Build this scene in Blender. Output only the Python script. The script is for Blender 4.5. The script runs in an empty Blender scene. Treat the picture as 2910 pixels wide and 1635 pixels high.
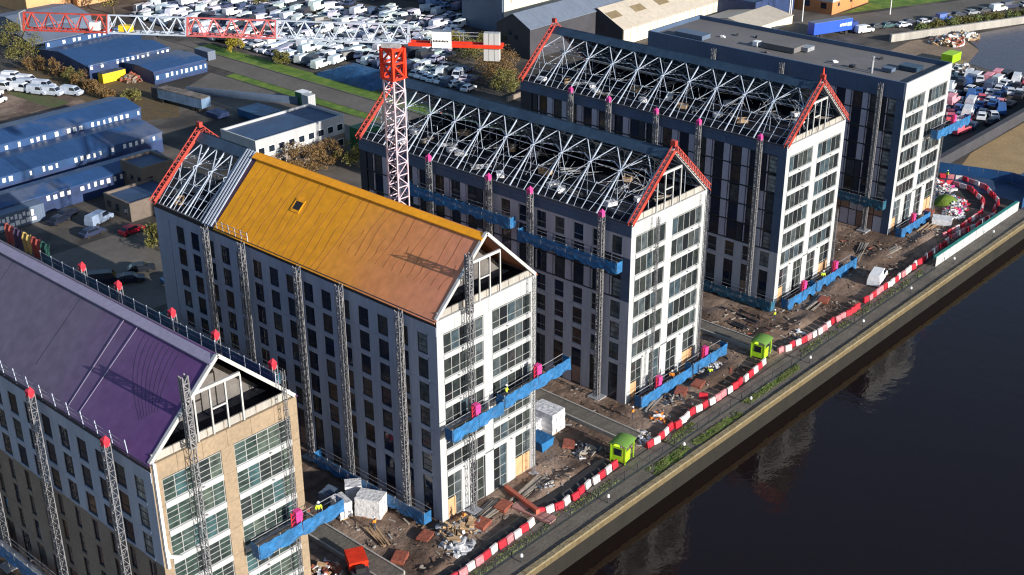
import bpy, bmesh, math, random
from mathutils import Vector, Matrix
random.seed(7)
sc = bpy.context.scene
C = sc.collection

# ------------------------------------------------------------------ camera
cam_d = bpy.data.cameras.new('camera'); cam = bpy.data.objects.new('camera', cam_d); C.objects.link(cam)
R_ = Vector((0.6718822725, -0.7406472860, -0.0039761233)); U_ = Vector((0.3195282512, 0.2850103623, 0.9036983955))
F_ = Vector((0.6681885277, 0.6084494154, -0.4281511420))
CP = Vector((-81.9026, -85.0701, 84.6769))
cam.matrix_world = Matrix(((R_.x, U_.x, -F_.x, CP.x), (R_.y, U_.y, -F_.y, CP.y), (R_.z, U_.z, -F_.z, CP.z), (0, 0, 0, 1)))
cam_d.sensor_width = 36; cam_d.lens = 3677.68 / 2910 * 36; cam_d.clip_end = 3000; cam_d.clip_start = 1
sc.camera = cam

# ------------------------------------------------------------------ sky, sun, exposure
SUN_EL = math.radians(16.5); SUN_AZ = math.radians(-89)          # direction towards the sun, from +X
w = bpy.data.worlds.new('World'); sc.world = w; w.use_nodes = True
nt = w.node_tree; bg = nt.nodes['Background']
sky = nt.nodes.new('ShaderNodeTexSky'); sky.sky_type = 'NISHITA'; sky.sun_disc = False
sky.sun_elevation = SUN_EL; sky.sun_rotation = math.radians(177)
sky.ozone_density = 2.2; sky.dust_density = 0.6
nt.links.new(sky.outputs[0], bg.inputs[0]); bg.inputs[1].default_value = 0.108
sl = bpy.data.lights.new('sun', 'SUN'); so = bpy.data.objects.new('sun', sl); C.objects.link(so)
sl.energy = 5.0; sl.angle = math.radians(0.5); sl.color = (1.0, 0.94, 0.85)
sd = Vector((math.cos(SUN_AZ) * math.cos(SUN_EL), math.sin(SUN_AZ) * math.cos(SUN_EL), math.sin(SUN_EL)))
so.rotation_euler = (-sd).to_track_quat('-Z', 'Y').to_euler()
sc.view_settings.view_transform = 'Standard'; sc.view_settings.look = 'None'
sc.view_settings.exposure = 0.5; sc.cycles.filter_width = 1.2; sc.view_settings.gamma = 1.0
sc.cycles.max_bounces = 5; sc.cycles.diffuse_bounces = 3; sc.cycles.glossy_bounces = 3; sc.cycles.caustics_reflective = False

# ------------------------------------------------------------------ materials
def _nt(name):
    m = bpy.data.materials.new(name); m.use_nodes = True
    t = m.node_tree; return m, t, t.nodes['Principled BSDF']
def N(t, kind, **k):
    n = t.nodes.new(kind)
    for a, v in k.items(): setattr(n, a, v)
    return n
def noise(t, scale, detail=4, rough=.55, vec=None):
    n = N(t, 'ShaderNodeTexNoise'); n.inputs['Scale'].default_value = scale; n.inputs['Detail'].default_value = detail
    n.inputs['Roughness'].default_value = rough
    if vec is None: vec = N(t, 'ShaderNodeNewGeometry').outputs['Position']
    t.links.new(vec, n.inputs['Vector']); return n
def rng(t, sock, a, b, c, d):
    n = N(t, 'ShaderNodeMapRange'); t.links.new(sock, n.inputs[0])
    for i, v in enumerate((a, b, c, d)): n.inputs[i + 1].default_value = v
    return n.outputs[0]
def mixc(t, fac, a, b, mode='MIX'):
    n = N(t, 'ShaderNodeMix', data_type='RGBA', blend_type=mode)
    for i, s in ((0, fac), (6, a), (7, b)):
        if hasattr(s, 'links'): t.links.new(s, n.inputs[i])
        elif i == 0: n.inputs[i].default_value = s
        else: n.inputs[i].default_value = (*s[:3], 1)
    return n.outputs[2]
def M(name, col, rough=.75, var=.18, scale=.35, col2=None, bump=0.0, bscale=3.0, metal=0.0, spec=.5, streak=False, fine=.1, c2lo=.45, c2hi=.6):
    m, t, p = _nt(name)
    g = N(t, 'ShaderNodeNewGeometry').outputs['Position']; v = g
    if streak:
        mp = N(t, 'ShaderNodeMapping'); mp.inputs['Scale'].default_value = (1, 1, .12); t.links.new(g, mp.inputs[0]); v = mp.outputs[0]
    n1 = noise(t, scale, 6, .6, v)
    n2 = noise(t, scale * 9, 3, .6, v)
    base = col
    if col2 is not None: base = mixc(t, rng(t, n1.outputs[0], c2lo, c2hi, 0, 1), col, col2)
    f1 = rng(t, n1.outputs[0], .3, .7, 1 - var, 1 + var); f2 = rng(t, n2.outputs[0], .3, .7, 1 - fine, 1 + fine)
    mu = N(t, 'ShaderNodeMath', operation='MULTIPLY'); t.links.new(f1, mu.inputs[0]); t.links.new(f2, mu.inputs[1])
    vm = N(t, 'ShaderNodeVectorMath', operation='SCALE')
    if hasattr(base, 'links'): t.links.new(base, vm.inputs[0])
    else: vm.inputs[0].default_value = base[:3]
    t.links.new(mu.outputs[0], vm.inputs['Scale']); t.links.new(vm.outputs[0], p.inputs['Base Color'])
    p.inputs['Roughness'].default_value = rough; p.inputs['Metallic'].default_value = metal
    p.inputs['Specular IOR Level'].default_value = spec
    if bump:
        nb = noise(t, bscale, 5, .6); b = N(t, 'ShaderNodeBump'); b.inputs['Strength'].default_value = bump
        b.inputs['Distance'].default_value = .3; t.links.new(nb.outputs[0], b.inputs['Height']); t.links.new(b.outputs[0], p.inputs['Normal'])
    return m
def streaky(mt, fx=(.09, .8, 1), lo=.72, hi=1.22):
    t = mt.node_tree; p = t.nodes['Principled BSDF']; l = p.inputs['Base Color'].links[0]; src = l.from_socket
    mp = N(t, 'ShaderNodeMapping'); mp.inputs['Scale'].default_value = fx; mp.inputs['Rotation'].default_value = (0, 0, .06)
    t.links.new(N(t, 'ShaderNodeNewGeometry').outputs['Position'], mp.inputs[0]); n = noise(t, 1.6, 5, .65, mp.outputs[0])
    vm = N(t, 'ShaderNodeVectorMath', operation='SCALE'); t.links.new(src, vm.inputs[0]); t.links.new(rng(t, n.outputs[0], .35, .65, lo, hi), vm.inputs['Scale'])
    t.links.new(vm.outputs[0], p.inputs['Base Color'])
def paint(name, rough=.35, var=.12):
    m, t, p = _nt(name)
    oi = N(t, 'ShaderNodeObjectInfo'); n1 = noise(t, 1.2, 4)
    vm = N(t, 'ShaderNodeVectorMath', operation='SCALE'); t.links.new(oi.outputs['Color'], vm.inputs[0])
    t.links.new(rng(t, n1.outputs[0], .3, .7, 1 - var * 1.5, 1 + var), vm.inputs['Scale']); t.links.new(vm.outputs[0], p.inputs['Base Color'])
    p.inputs['Roughness'].default_value = rough; return m
def glassm(name, cols, rough=.07, spec=.5, wob=.02):
    m, t, p = _nt(name)
    oi = N(t, 'ShaderNodeObjectInfo'); cr = N(t, 'ShaderNodeValToRGB'); cr.color_ramp.interpolation = 'CONSTANT'
    el = cr.color_ramp.elements; el[0].position = 0; el[0].color = (*cols[0], 1); el[1].position = 1 / len(cols); el[1].color = (*cols[1], 1)
    for i, c in enumerate(cols[2:]):
        e = el.new((i + 2) / len(cols)); e.color = (*c, 1)
    t.links.new(oi.outputs['Random'], cr.inputs[0])
    n = noise(t, 1.1, 3, .5); 
    t.links.new(mixc(t, rng(t, n.outputs[0], .35, .7, 0, .75), cr.outputs[0], (.012, .014, .018)), p.inputs['Base Color'])
    p.inputs['Roughness'].default_value = rough; p.inputs['Specular IOR Level'].default_value = spec
    nb = noise(t, .8, 2); b = N(t, 'ShaderNodeBump'); b.inputs['Strength'].default_value = wob * 5; b.inputs['Distance'].default_value = .02
    t.links.new(nb.outputs[0], b.inputs['Height']); t.links.new(b.outputs[0], p.inputs['Normal'])
    return m

m = {}
m['white_panel'] = M('white_render', (.42, .43, .44), .7, .08, .4, streak=True, fine=.08)
m['grey_panel'] = M('grey_panel', (.36, .40, .50), .6, .14, .3, streak=True)
m['grey_panel_warm'] = M('grey_panel_warm', (.47, .46, .51), .6, .12, .3, streak=True)
m['lilac_panel'] = M('lilac_panel', (.46, .44, .52), .6, .1, .3)
m['dark_panel'] = M('dark_panel', (.02, .025, .04), .45, .25, .3)
m['joint'] = M('dark_joint', (.02, .022, .028), .8)
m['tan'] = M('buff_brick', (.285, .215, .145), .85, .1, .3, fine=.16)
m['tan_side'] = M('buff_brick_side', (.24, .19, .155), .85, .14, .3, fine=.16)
m['brown_panel'] = M('brown_board', (.28, .17, .13), .75, .2, .5)
m['ply'] = M('plywood', (.55, .32, .17), .8, .12, 1.0)
m['concrete'] = M('concrete', (.36, .34, .31), .85, .2, .5, streak=True, bump=.2)
m['concrete_dark'] = M('concrete_dark', (.13, .12, .115), .85, .3, .4, bump=.3)
m['frame_dark'] = M('window_frame_dark', (.03, .033, .042), .4)
m['frame_grey'] = M('window_frame_grey', (.36, .37, .37), .4)
m['white_steel'] = M('roof_steel', (.44, .50, .60), .45, .15, .8)
m['sheeting'] = M('mast_sheeting', (.30, .285, .28), .7, .25, .6, streak=True)
m['frame_white'] = M('white_frame', (.46, .46, .46), .5)
m['galv'] = M('galvanised_steel', (.34, .35, .38), .5, .3, 2.0, metal=.2)
m['mast_steel'] = M('mast_steel', (.20, .20, .215), .5, .3, 2.0)
m['pink_steel'] = M('pale_pink_steel', (.58, .47, .53), .5, .15, 2.0)
m['red'] = M('red_paint', (.70, .04, .012), .45, .2, 1.0)
m['red_scaf'] = M('red_scaffold', (.42, .05, .035), .5, .35, 1.2)
m['pink'] = M('pink_paint', (.62, .05, .24), .5, .15, 1.0)
m['blue_net'] = M('blue_netting', (.02, .15, .37), .6, .3, .8, bump=.4, bscale=4)
m['teal_net'] = M('teal_netting', (.02, .12, .20), .6, .3, .8, bump=.4, bscale=4)
def netting(mt, a0=.55, a1=.95):
    t = mt.node_tree; p = t.nodes['Principled BSDF']; n = noise(t, 1.4, 4, .6)
    t.links.new(rng(t, n.outputs[0], .35, .6, a0, a1), p.inputs['Alpha'])
netting(m['blue_net']); netting(m['teal_net'], .5, .9)
m['navy_sheet'] = M('navy_sheet', (.028, .055, .095), .38, .3, .5, bump=.25, bscale=1.5)
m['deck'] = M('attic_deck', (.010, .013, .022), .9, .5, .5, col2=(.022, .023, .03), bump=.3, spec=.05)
m['purple_strip'] = M('lilac_ridge_lightened', (.27, .245, .35), .6, .08, .2)  # ridge cap paler than the membrane, painting the extra light on its flatter face
m['yellow_strip'] = M('yellow_ridge_brightened', (.92, .36, .004), .55, .06, .2)  # ridge cap colour also paints the stronger light on its flatter face
m['eave_dark'] = M('dark_gap_and_sheeting', (.03, .028, .03), .6, .3)
m['yellow'] = M('yellow_paint', (.85, .55, .02), .5, .1)
m['lime'] = M('lime_paint', (.36, .62, .02), .45, .12)
m['lime_dark'] = M('green_canopy', (.14, .28, .05), .6, .12)
m['green'] = M('green_paint', (.02, .12, .05), .6)
m['orange'] = M('orange_paint', (.85, .22, .02), .5)
m['white'] = M('white_plastic', (.80, .80, .80), .5, .08)
m['red_plastic'] = M('red_plastic', (.58, .025, .045), .45, .15, 2)
m['white_plastic'] = M('white_barrier_plastic', (.70, .62, .60), .5, .15, 2)
m['black'] = M('black_rubber', (.015, .015, .017), .7)
m['steel_dark'] = M('dark_steel', (.05, .05, .06), .5)
m['timber'] = M('timber', (.42, .28, .16), .85, .3, 3)
m['timber_grey'] = M('weathered_timber', (.30, .26, .22), .85, .3, 3)
m['brick'] = M('red_brick', (.27, .075, .045), .85, .3, 2, bump=.3)
m['wrap'] = M('white_pallet_wrap', (.66, .66, .68), .35, .15, 1.2, bump=.5, bscale=2)
m['paint'] = paint('vehicle_paint'); m['matt'] = paint('matt_paint', .7, .15)
m['glass_side'] = glassm('side_window_glass', [(.008, .016, .045), (.01, .02, .055), (.015, .02, .03), (.07, .045, .035), (.01, .018, .045), (.05, .055, .065), (.008, .016, .04), (.09, .09, .085)])
m['glass_corner_reflect'] = glassm('corner_glass_painted_reflection', [(.30, .33, .33), (.20, .23, .24), (.10, .12, .13), (.35, .36, .35), (.05, .06, .07)])  # pale tints put a greenish-white reflection into the pane colour
m['glass_gable'] = glassm('gable_window_glass', [(.03, .038, .038), (.015, .018, .02), (.06, .07, .07), (.02, .024, .025), (.04, .048, .045), (.09, .11, .12), (.06, .09, .11)])  # lighter bluish tints stand in for stronger reflections in the panes
m['glass_green'] = glassm('green_window_glass', [(.07, .11, .10), (.05, .08, .07), (.04, .05, .05), (.06, .12, .13), (.09, .12, .10)])
m['glass_car'] = glassm('vehicle_glass', [(.012, .018, .03), (.02, .03, .05)])
m['blue_roof_sun_patches'] = M('shed_roof_painted_sun_shade', (.022, .07, .19), .5, .2, .06, col2=(.075, .095, .16), streak=False, bump=.1, c2lo=.52, c2hi=.58)  # greyish patches paint sunlit roof, deep blue paints the shaded rest
m['blue_wall'] = M('blue_shed_wall', (.018, .04, .12), .6, .3, .4)
m['navy_roof'] = M('navy_flat_roof', (.035, .07, .14), .6, .3, .2)
m['beige_wall'] = M('beige_cladding', (.66, .60, .48), .7, .06)
m['beige_roof'] = M('beige_roof', (.50, .44, .36), .7, .08, .1)
m['brown_light'] = M('brown_rooflight', (.24, .18, .10), .5)
m['slate'] = M('slate_cladding', (.10, .14, .21), .6, .1)
m['slate_dark'] = M('dark_brick', (.045, .045, .055), .8, .2)
m['slate_roof'] = M('slate_roof', (.15, .18, .24), .6, .1)
m['maroon'] = M('maroon_brick', (.09, .045, .04), .8, .2)
m['brown_wall'] = M('brown_brick_wall', (.14, .11, .09), .85, .2)
m['orange_wall'] = M('orange_brick', (.58, .22, .08), .8, .08)
m['peach_wall'] = M('peach_brick', (.62, .34, .16), .8, .1)
m['flat_roof'] = M('felt_roof', (.155, .145, .145), .85, .12, .15, fine=.06)
m['parapet_navy'] = M('navy_fascia', (.07, .11, .19), .5, .12)
# ground
m['earth'] = M('site_mud', (.13, .080, .055), .9, .4, .1, col2=(.22, .155, .115), bump=.5, bscale=2.5, fine=.22)
streaky(m['earth']); m['base_ground'] = M('yard_surface', (.038, .033, .03), .9, .45, .05, col2=(.095, .08, .066), bump=.15, fine=.15)
m['tarmac'] = M('tarmac', (.12, .105, .09), .85, .22, .1, fine=.12)
m['tarmac_dark'] = M('tarmac_dark', (.035, .048, .048), .85, .25, .2, fine=.12)
m['quay'] = M('quay_surface', (.125, .110, .092), .9, .25, .3, bump=.25, fine=.2)
m['coping'] = M('coping_stone', (.27, .22, .13), .85, .3, .9, col2=(.17, .13, .07), bump=.4, fine=.2)
m['cap'] = M('cap_beam', (.16, .12, .06), .85, .45, .7, col2=(.09, .065, .03), bump=.6, streak=True)
streaky(m['quay'], (.12, 1.2, 1), .85, 1.12); m['quay_face'] = M('quay_face', (.008, .006, .0035), .8, .45, .4, bump=.4, streak=True)
m['grass'] = M('grass', (.085, .17, .012), .9, .3, .3, col2=(.13, .19, .02), bump=.4)
m['grass_dull'] = M('rough_grass', (.10, .10, .035), .9, .3, .3, col2=(.06, .085, .02), bump=.4)
m['bramble'] = M('dry_bramble', (.14, .09, .035), .9, .4, .4, col2=(.07, .055, .03), bump=.6)
m['sand'] = M('sand', (.34, .23, .11), .95, .15, .3, fine=.2, bump=.3)
m['mud'] = M('tidal_mud', (.24, .17, .115), .8, .3, .15, bump=.4)
m['leaf_yellow'] = M('yellow_leaf', (.30, .24, .02), .7, .4, .6)
m['leaf_olive'] = M('olive_leaf', (.14, .13, .03), .7, .45, .6)
m['leaf_brown'] = M('brown_leaf', (.17, .10, .035), .8, .45, .6)
m['bark'] = M('bark', (.07, .05, .035), .9)
m['grass_blade'] = M('grass_blade', (.16, .20, .06), .8, .4, .5)

def membrane(name, stops, sc_y=1.0, rough=.5, wrinkle=.25):
    mt, t, p = _nt(name); g = N(t, 'ShaderNodeNewGeometry').outputs['Position']
    s = N(t, 'ShaderNodeSeparateXYZ'); t.links.new(g, s.inputs[0])
    n = noise(t, .12, 4); add = N(t, 'ShaderNodeMath', operation='MULTIPLY_ADD'); t.links.new(n.outputs[0], add.inputs[0]); add.inputs[1].default_value = 9; t.links.new(s.outputs['Y'], add.inputs[2])
    cr = N(t, 'ShaderNodeValToRGB'); el = cr.color_ramp.elements
    el[0].position = stops[0][0]; el[0].color = (*stops[0][1], 1); el[1].position = stops[1][0]; el[1].color = (*stops[1][1], 1)
    for q, c in stops[2:]: e = el.new(q); e.color = (*c, 1)
    t.links.new(rng(t, add.outputs[0], 0, 60, 0, 1), cr.inputs[0])
    n2 = noise(t, .9, 5); vm = N(t, 'ShaderNodeVectorMath', operation='SCALE'); t.links.new(cr.outputs[0], vm.inputs[0])
    t.links.new(rng(t, n2.outputs[0], .3, .7, .86, 1.12), vm.inputs['Scale']); t.links.new(vm.outputs[0], p.inputs['Base Color'])
    p.inputs['Roughness'].default_value = .75; p.inputs['Specular IOR Level'].default_value = .2
    wv = N(t, 'ShaderNodeTexWave', wave_type='BANDS', bands_direction='Y'); wv.inputs['Scale'].default_value = .33; wv.inputs['Distortion'].default_value = 3.5
    wv.inputs['Detail'].default_value = 3; wv.inputs['Detail Scale'].default_value = .6; t.links.new(g, wv.inputs[0])
    b = N(t, 'ShaderNodeBump'); b.inputs['Strength'].default_value = wrinkle; b.inputs['Distance'].default_value = .06
    t.links.new(wv.outputs[0], b.inputs['Height']); t.links.new(b.outputs[0], p.inputs['Normal'])
    return mt
m['orange_mem'] = membrane('orange_membrane', [(.10, (.66, .26, .15)), (.26, (.70, .27, .09)), (.40, (.86, .35, .02)), (1., (.92, .40, .012))], wrinkle=.04)
m['purple_mem'] = membrane('purple_membrane', [(.05, (.125, .055, .18)), (.20, (.13, .07, .185)), (.34, (.14, .115, .18)), (1., (.15, .142, .18))], wrinkle=.03)

def water(name, col, rough, bs=.9, bstr=.06):
    mt, t, p = _nt(name); p.inputs['Base Color'].default_value = (*col, 1); p.inputs['Roughness'].default_value = rough
    p.inputs['Specular IOR Level'].default_value = .5; p.inputs['IOR'].default_value = 1.33
    g = N(t, 'ShaderNodeNewGeometry').outputs['Position']
    n = noise(t, bs, 4, .6); n3 = noise(t, bs * .18, 2, .5)
    ad = N(t, 'ShaderNodeMath', operation='ADD'); t.links.new(n.outputs[0], ad.inputs[0]); t.links.new(n3.outputs[0], ad.inputs[1])
    b = N(t, 'ShaderNodeBump'); b.inputs['Strength'].default_value = 1; b.inputs['Distance'].default_value = bstr
    t.links.new(ad.outputs[0], b.inputs['Height']); t.links.new(b.outputs[0], p.inputs['Normal'])
    return mt
m['water'] = water('river_water', (.010, .0055, .005), .04, .6, .03)
m['water_grey'] = water('tidal_water', (.07, .06, .085), .25, .5, .05)

# ------------------------------------------------------------------ mesh helpers
class MB:
    def __init__(s): s.v = []; s.f = []; s.mi = []
    def add(s, vs, fs, mi=0):
        o = len(s.v); s.v += [tuple(v) for v in vs]; s.f += [tuple(i + o for i in f) for f in fs]; s.mi += [mi] * len(fs)
    def box(s, x0, x1, y0, y1, z0, z1, mi=0):
        s.add([(x0, y0, z0), (x1, y0, z0), (x1, y1, z0), (x0, y1, z0), (x0, y0, z1), (x1, y0, z1), (x1, y1, z1), (x0, y1, z1)],
              [(0, 3, 2, 1), (4, 5, 6, 7), (0, 1, 5, 4), (1, 2, 6, 5), (2, 3, 7, 6), (3, 0, 4, 7)], mi); return s
    def beam(s, p, q, w, h=None, mi=0, up=(0, 0, 1)):
        p, q = Vector(p), Vector(q); h = h or w; d = (q - p).normalized(); u = Vector(up)
        if abs(d.dot(u)) > .98: u = Vector((0, 1, 0)) if abs(d.y) < .9 else Vector((1, 0, 0))
        a = d.cross(u).normalized() * w / 2; b = d.cross(a).normalized() * h / 2
        s.add([p - a - b, p + a - b, p + a + b, p - a + b, q - a - b, q + a - b, q + a + b, q - a + b],
              [(0, 1, 2, 3), (7, 6, 5, 4), (0, 4, 5, 1), (1, 5, 6, 2), (2, 6, 7, 3), (3, 7, 4, 0)], mi); return s
    def cyl(s, x, y, z0, z1, r0, r1=None, n=10, mi=0):
        r1 = r0 if r1 is None else r1; vs = []
        for z, r in ((z0, r0), (z1, r1)):
            vs += [(x + r * math.cos(2 * math.pi * i / n), y + r * math.sin(2 * math.pi * i / n), z) for i in range(n)]
        s.add(vs, [(i, (i + 1) % n, n + (i + 1) % n, n + i) for i in range(n)] + [tuple(range(n - 1, -1, -1)), tuple(range(n, 2 * n))], mi); return s
    def prism(s, prof, axis, a, b, mi=0):
        # prof: list of 2D points (counter clockwise), extruded along axis ('x' or 'y') from a to b
        n = len(prof); vs = []
        for t in (a, b):
            vs += [(t, p[0], p[1]) if axis == 'x' else (p[0], t, p[1]) for p in prof]
        s.add(vs, [tuple(range(n - 1, -1, -1)), tuple(range(n, 2 * n))] + [(i, (i + 1) % n, n + (i + 1) % n, n + i) for i in range(n)], mi); return s
    def mesh(s, name, mats):
        me = bpy.data.meshes.new(name); me.from_pydata(s.v, [], s.f)
        for mm in (mats if isinstance(mats, (list, tuple)) else [mats]): me.materials.append(mm)
        if any(s.mi): me.polygons.foreach_set('material_index', s.mi)
        bm = bmesh.new(); bm.from_mesh(me); bmesh.ops.recalc_face_normals(bm, faces=bm.faces); bm.to_mesh(me); bm.free()
        me.update(); return me
    def build(s, name, mats, parent=None, loc=(0, 0, 0), rz=0):
        return inst(name, s.mesh(name, mats), parent, loc, rz)
def inst(name, me, parent=None, loc=(0, 0, 0), rz=0, col=None, scale=None, rot=None):
    o = bpy.data.objects.new(name, me); o.location = loc; o.rotation_euler = rot if rot else (0, 0, rz)
    if parent: o.parent = parent
    if col: o.color = (*col, 1)
    if scale: o.scale = scale if isinstance(scale, (tuple, list)) else (scale,) * 3
    C.objects.link(o); return o
def tag(o, label=None, cat=None, group=None, kind=None):
    if label: o['label'] = label
    if cat: o['category'] = cat
    if group: o['group'] = group
    if kind: o['kind'] = kind
    return o
def empty(name, loc=(0, 0, 0), rz=0): return inst(name, None, None, loc, rz)
def box_mesh(name, mat, x0, x1, y0, y1, z0, z1): return MB().box(x0, x1, y0, y1, z0, z1).mesh(name, mat)
def sheet(name, pts, z, mat, kind='structure'):
    me = bpy.data.meshes.new(name); me.from_pydata([(x, y, z) for x, y in pts], [], [tuple(range(len(pts)))]); me.materials.append(mat)
    o = inst(name, me); o['kind'] = kind
    if me.polygons[0].normal.z < 0: me.flip_normals()
    return o

# ------------------------------------------------------------------ ground, water, quay
sheet('ground', [(-500, -12.2), (1400, -12.2), (1400, 1400), (-500, 1400)], 0.0, m['base_ground'])
sheet('river_water', [(-500, -600), (1400, -600), (1400, -12.6), (-500, -12.6)], -3.0, m['water'])
qw = empty('quay_wall', (0, -12.5, 0)); tag(qw, kind='structure')
MB().box(-60, 400, -.22, .25, -6, -.02).build('wall_face', m['quay_face'], qw)
xx = -14.0; cm = [MB().box(.012, 1.48 + d, -.37, .33, -.02, .22).mesh('coping_stone', m['coping']) for d in (0,)]
while xx < 160:
    inst('coping_stone', cm[0], qw, (xx, 0, random.uniform(-.015, .015))); xx += 1.5
MB().box(160, 400, -.37, .33, -.02, .21).build('coping_run', m['coping'], qw)
MB().box(-60, 400, -.34, -.225, -.72, -.025).build('cap_beam', m['cap'], qw)
sheet('quay_path', [(-60, -12.2), (133, -12.2), (133, -7.7), (-60, -7.7)], .008, m['quay'])
sheet('path_edge_strip', [(-60, -9.75), (100, -9.75), (100, -9.45), (-60, -9.45)], .014, m['tarmac_dark'])

def hgt(x, y):
    from mathutils import noise as nz
    v = nz.noise(Vector((x * .35, y * .35, 1))) * .16 + nz.noise(Vector((x * 1.1, y * 1.1, 5))) * .08
    return v
def rough_sheet(name, x0, x1, y0, y1, step, mat, amp=1.0, z=.12, kind='structure', skip=None, fn=None):
    nx, ny = int((x1 - x0) / step) + 1, int((y1 - y0) / step) + 1; vs = []; fs = []
    for j in range(ny + 1):
        for i in range(nx + 1):
            x = x0 + (x1 - x0) * i / nx; y = y0 + (y1 - y0) * j / ny
            e = min(1, min(x - x0, x1 - x, y - y0, y1 - y) / .8)
            h = (z + hgt(x, y) * amp) + (fn(x, y) if fn else 0)
            vs.append((x, y, max(.016, .016 + (h) * e)))
    for j in range(ny):
        for i in range(nx):
            a = j * (nx + 1) + i; fs.append((a, a + 1, a + nx + 2, a + nx + 1))
    me = bpy.data.meshes.new(name); me.from_pydata(vs, [], fs); me.materials.append(mat)
    for pl in me.polygons: pl.use_smooth = True
    o = inst(name, me); o['kind'] = kind; return o
def site_fn(x, y):
    h = 0
    for cx, cy, r, a in MOUNDS:
        d = math.hypot((x - cx) / r[0], (y - cy) / r[1])
        if d < 1: h += a * (math.cos(math.pi * d) + 1) / 2
    return h
MOUNDS = [(6, -5.0, (5, 1.6), -.25), (14, -4.6, (9, 1.5), .55), (47, -3.6, (8, 1.8), .5), (62, -2.2, (5, 2.5), .5), (-4, -2.2, (4, 3), .35), (69, -4, (6, 1.5), .5), (84, -1.5, (5, 2), .4),
          (98, -1, (7, 2.5), .5), (20, 3, (2.5, 6), .5), (40, 2, (3, 1.5), .3), (63, 6, (3, 5), .7), (94, 4, (3, 6), .5), (-14, 6, (2, 6), .4), (110, -3, (8, 1.5), .5), (1, 10, (1, 6), .2), (-6, -5.5, (5, 1.4), .5)]
rough_sheet('site_earth', -60, 128, -7.0, 34, .55, m['earth'], 1.0, .13, fn=site_fn)

# access tracks between the blocks, with kerbs
def track(x, wd, y0, y1, mat, nm='site_road', kz=.5):
    o = MB().box(x - wd / 2, x + wd / 2, y0, y1, .02, kz).build(nm, mat); o['kind'] = 'structure'
    for s in (-1, 1):
        k = empty('kerb', (x + s * (wd / 2 + .12), y0, 0)); k['kind'] = 'structure'
        L = y1 - y0; n = int(L / 3)
        me = MB().box(-.1, .1, .02, L / n - .02, 0, kz + .14).mesh('kerb_stone', m['concrete'])
        for i in range(n): inst('kerb_stone', me, k, (0, i * L / n, 0))
track(-10.3, 2.2, -3.5, 26, m['quay']); track(27.7, 2.4, -5.4, 30, m['quay']); track(58.3, 2.2, -5.6, 30, m['quay'])

# roads, verges (back of the site)
def slab(name, x0, x1, y0, y1, z, mat): return sheet(name, [(x0, y0), (x1, y0), (x1, y1), (x0, y1)], z, mat)
slab('road', 94.2, 101, 60, 420, .02, m['tarmac'])
sheet('road_top_right', [(196, 88), (228, 76.5), (257, 62.8), (300, 46), (420, 0), (440, 30), (310, 58), (270, 71), (238, 84), (200, 101)], .03, m['tarmac'])
slab('verge', 101.3, 106.3, 60, 190, .05, m['grass'])
slab('verge', 91.2, 94, 112, 163, .05, m['grass'])
slab('kerb', 101, 101.3, 60, 420, .13, m['concrete_dark']); slab('kerb', 93.95, 94.2, 60, 260, .12, m['concrete_dark'])
sheet('yard_concrete', [(76, 112), (90.6, 112), (90.6, 168), (76, 160)], .012, m['tarmac'])
slab('yard_tarmac', -2, 26, 70, 99, .014, m['tarmac']); 
sheet('field', [(36, 158), (58, 163), (62, 200), (40, 200)], .012, m['earth'])
sheet('field_grass', [(51, 171), (56, 171.5), (55, 190), (50, 189)], .02, m['grass_dull'])
sheet('bramble_ground', [(55, 150), (66, 145), (76, 160), (76, 182), (66, 206), (60, 206), (60, 178)], .018, m['bramble'])
sheet('bank_grass', [(256, 87), (300, 68), (330, 110), (262, 120)], .02, m['grass'])
sheet('lawn', [(240, 86), (258, 86), (300, 68), (300, 62), (271, 72.5), (244, 84)], .045, m['grass'])
sheet('scrapyard_ground', [(106.5, 100), (150, 96), (200, 150), (200, 240), (120, 270), (106.5, 260)], .012, m['base_ground'])
sheet('yard_right', [(147, 13), (172, 13), (190, 20), (212, 20), (212, 44), (150, 30)], .015, m['tarmac_dark'])
sheet('foreshore_mud', [(205, 37), (215, 37), (228, 40), (240, 52), (226, 58), (205, 57)], .02, m['mud'])
sheet('tidal_water', [(212, 14), (300, -30), (420, -60), (420, 0), (262, 43), (240, 50), (229, 41), (216, 38), (213, 30)], .03, m['water_grey'])
sheet('sand_bank', [(144, 7.2), (155, 9.6), (240, 9.6), (240, -2), (150, -2.5)], .03, m['sand'])
sheet('lower_basin', [(136, -9.2), (240, -9.2), (240, -2), (150, -2.5), (141, 7.2), (136, 7.5)], .022, m['navy_roof'])
bw = MB().box(140, 240, 10.0, 11.2, 0, 2.2).build('basin_wall', m['slate_dark']); tag(bw, 'long black basin wall between the car yard and the sand bank', 'wall')
mound = None
# big river wall at top right
def seg_wall(name, a, b, th, h, mat, label, cat='wall'):
    a, b = Vector(a), Vector(b); L = (b - a).length; r = math.atan2(b.y - a.y, b.x - a.x)
    o = MB().box(0, L, -th / 2, th / 2, 0, h).build(name, mat, None, (a.x, a.y, 0), r); tag(o, label, cat); return o
seg_wall('river_wall', (222, 61.5), (262, 44.6), .8, 1.9, m['concrete'], 'pale concrete river wall below the hedge at the top right')
seg_wall('river_wall', (262, 44.6), (380, 4), .8, 1.9, m['concrete'], 'pale concrete river wall running off past the frame edge')

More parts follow.
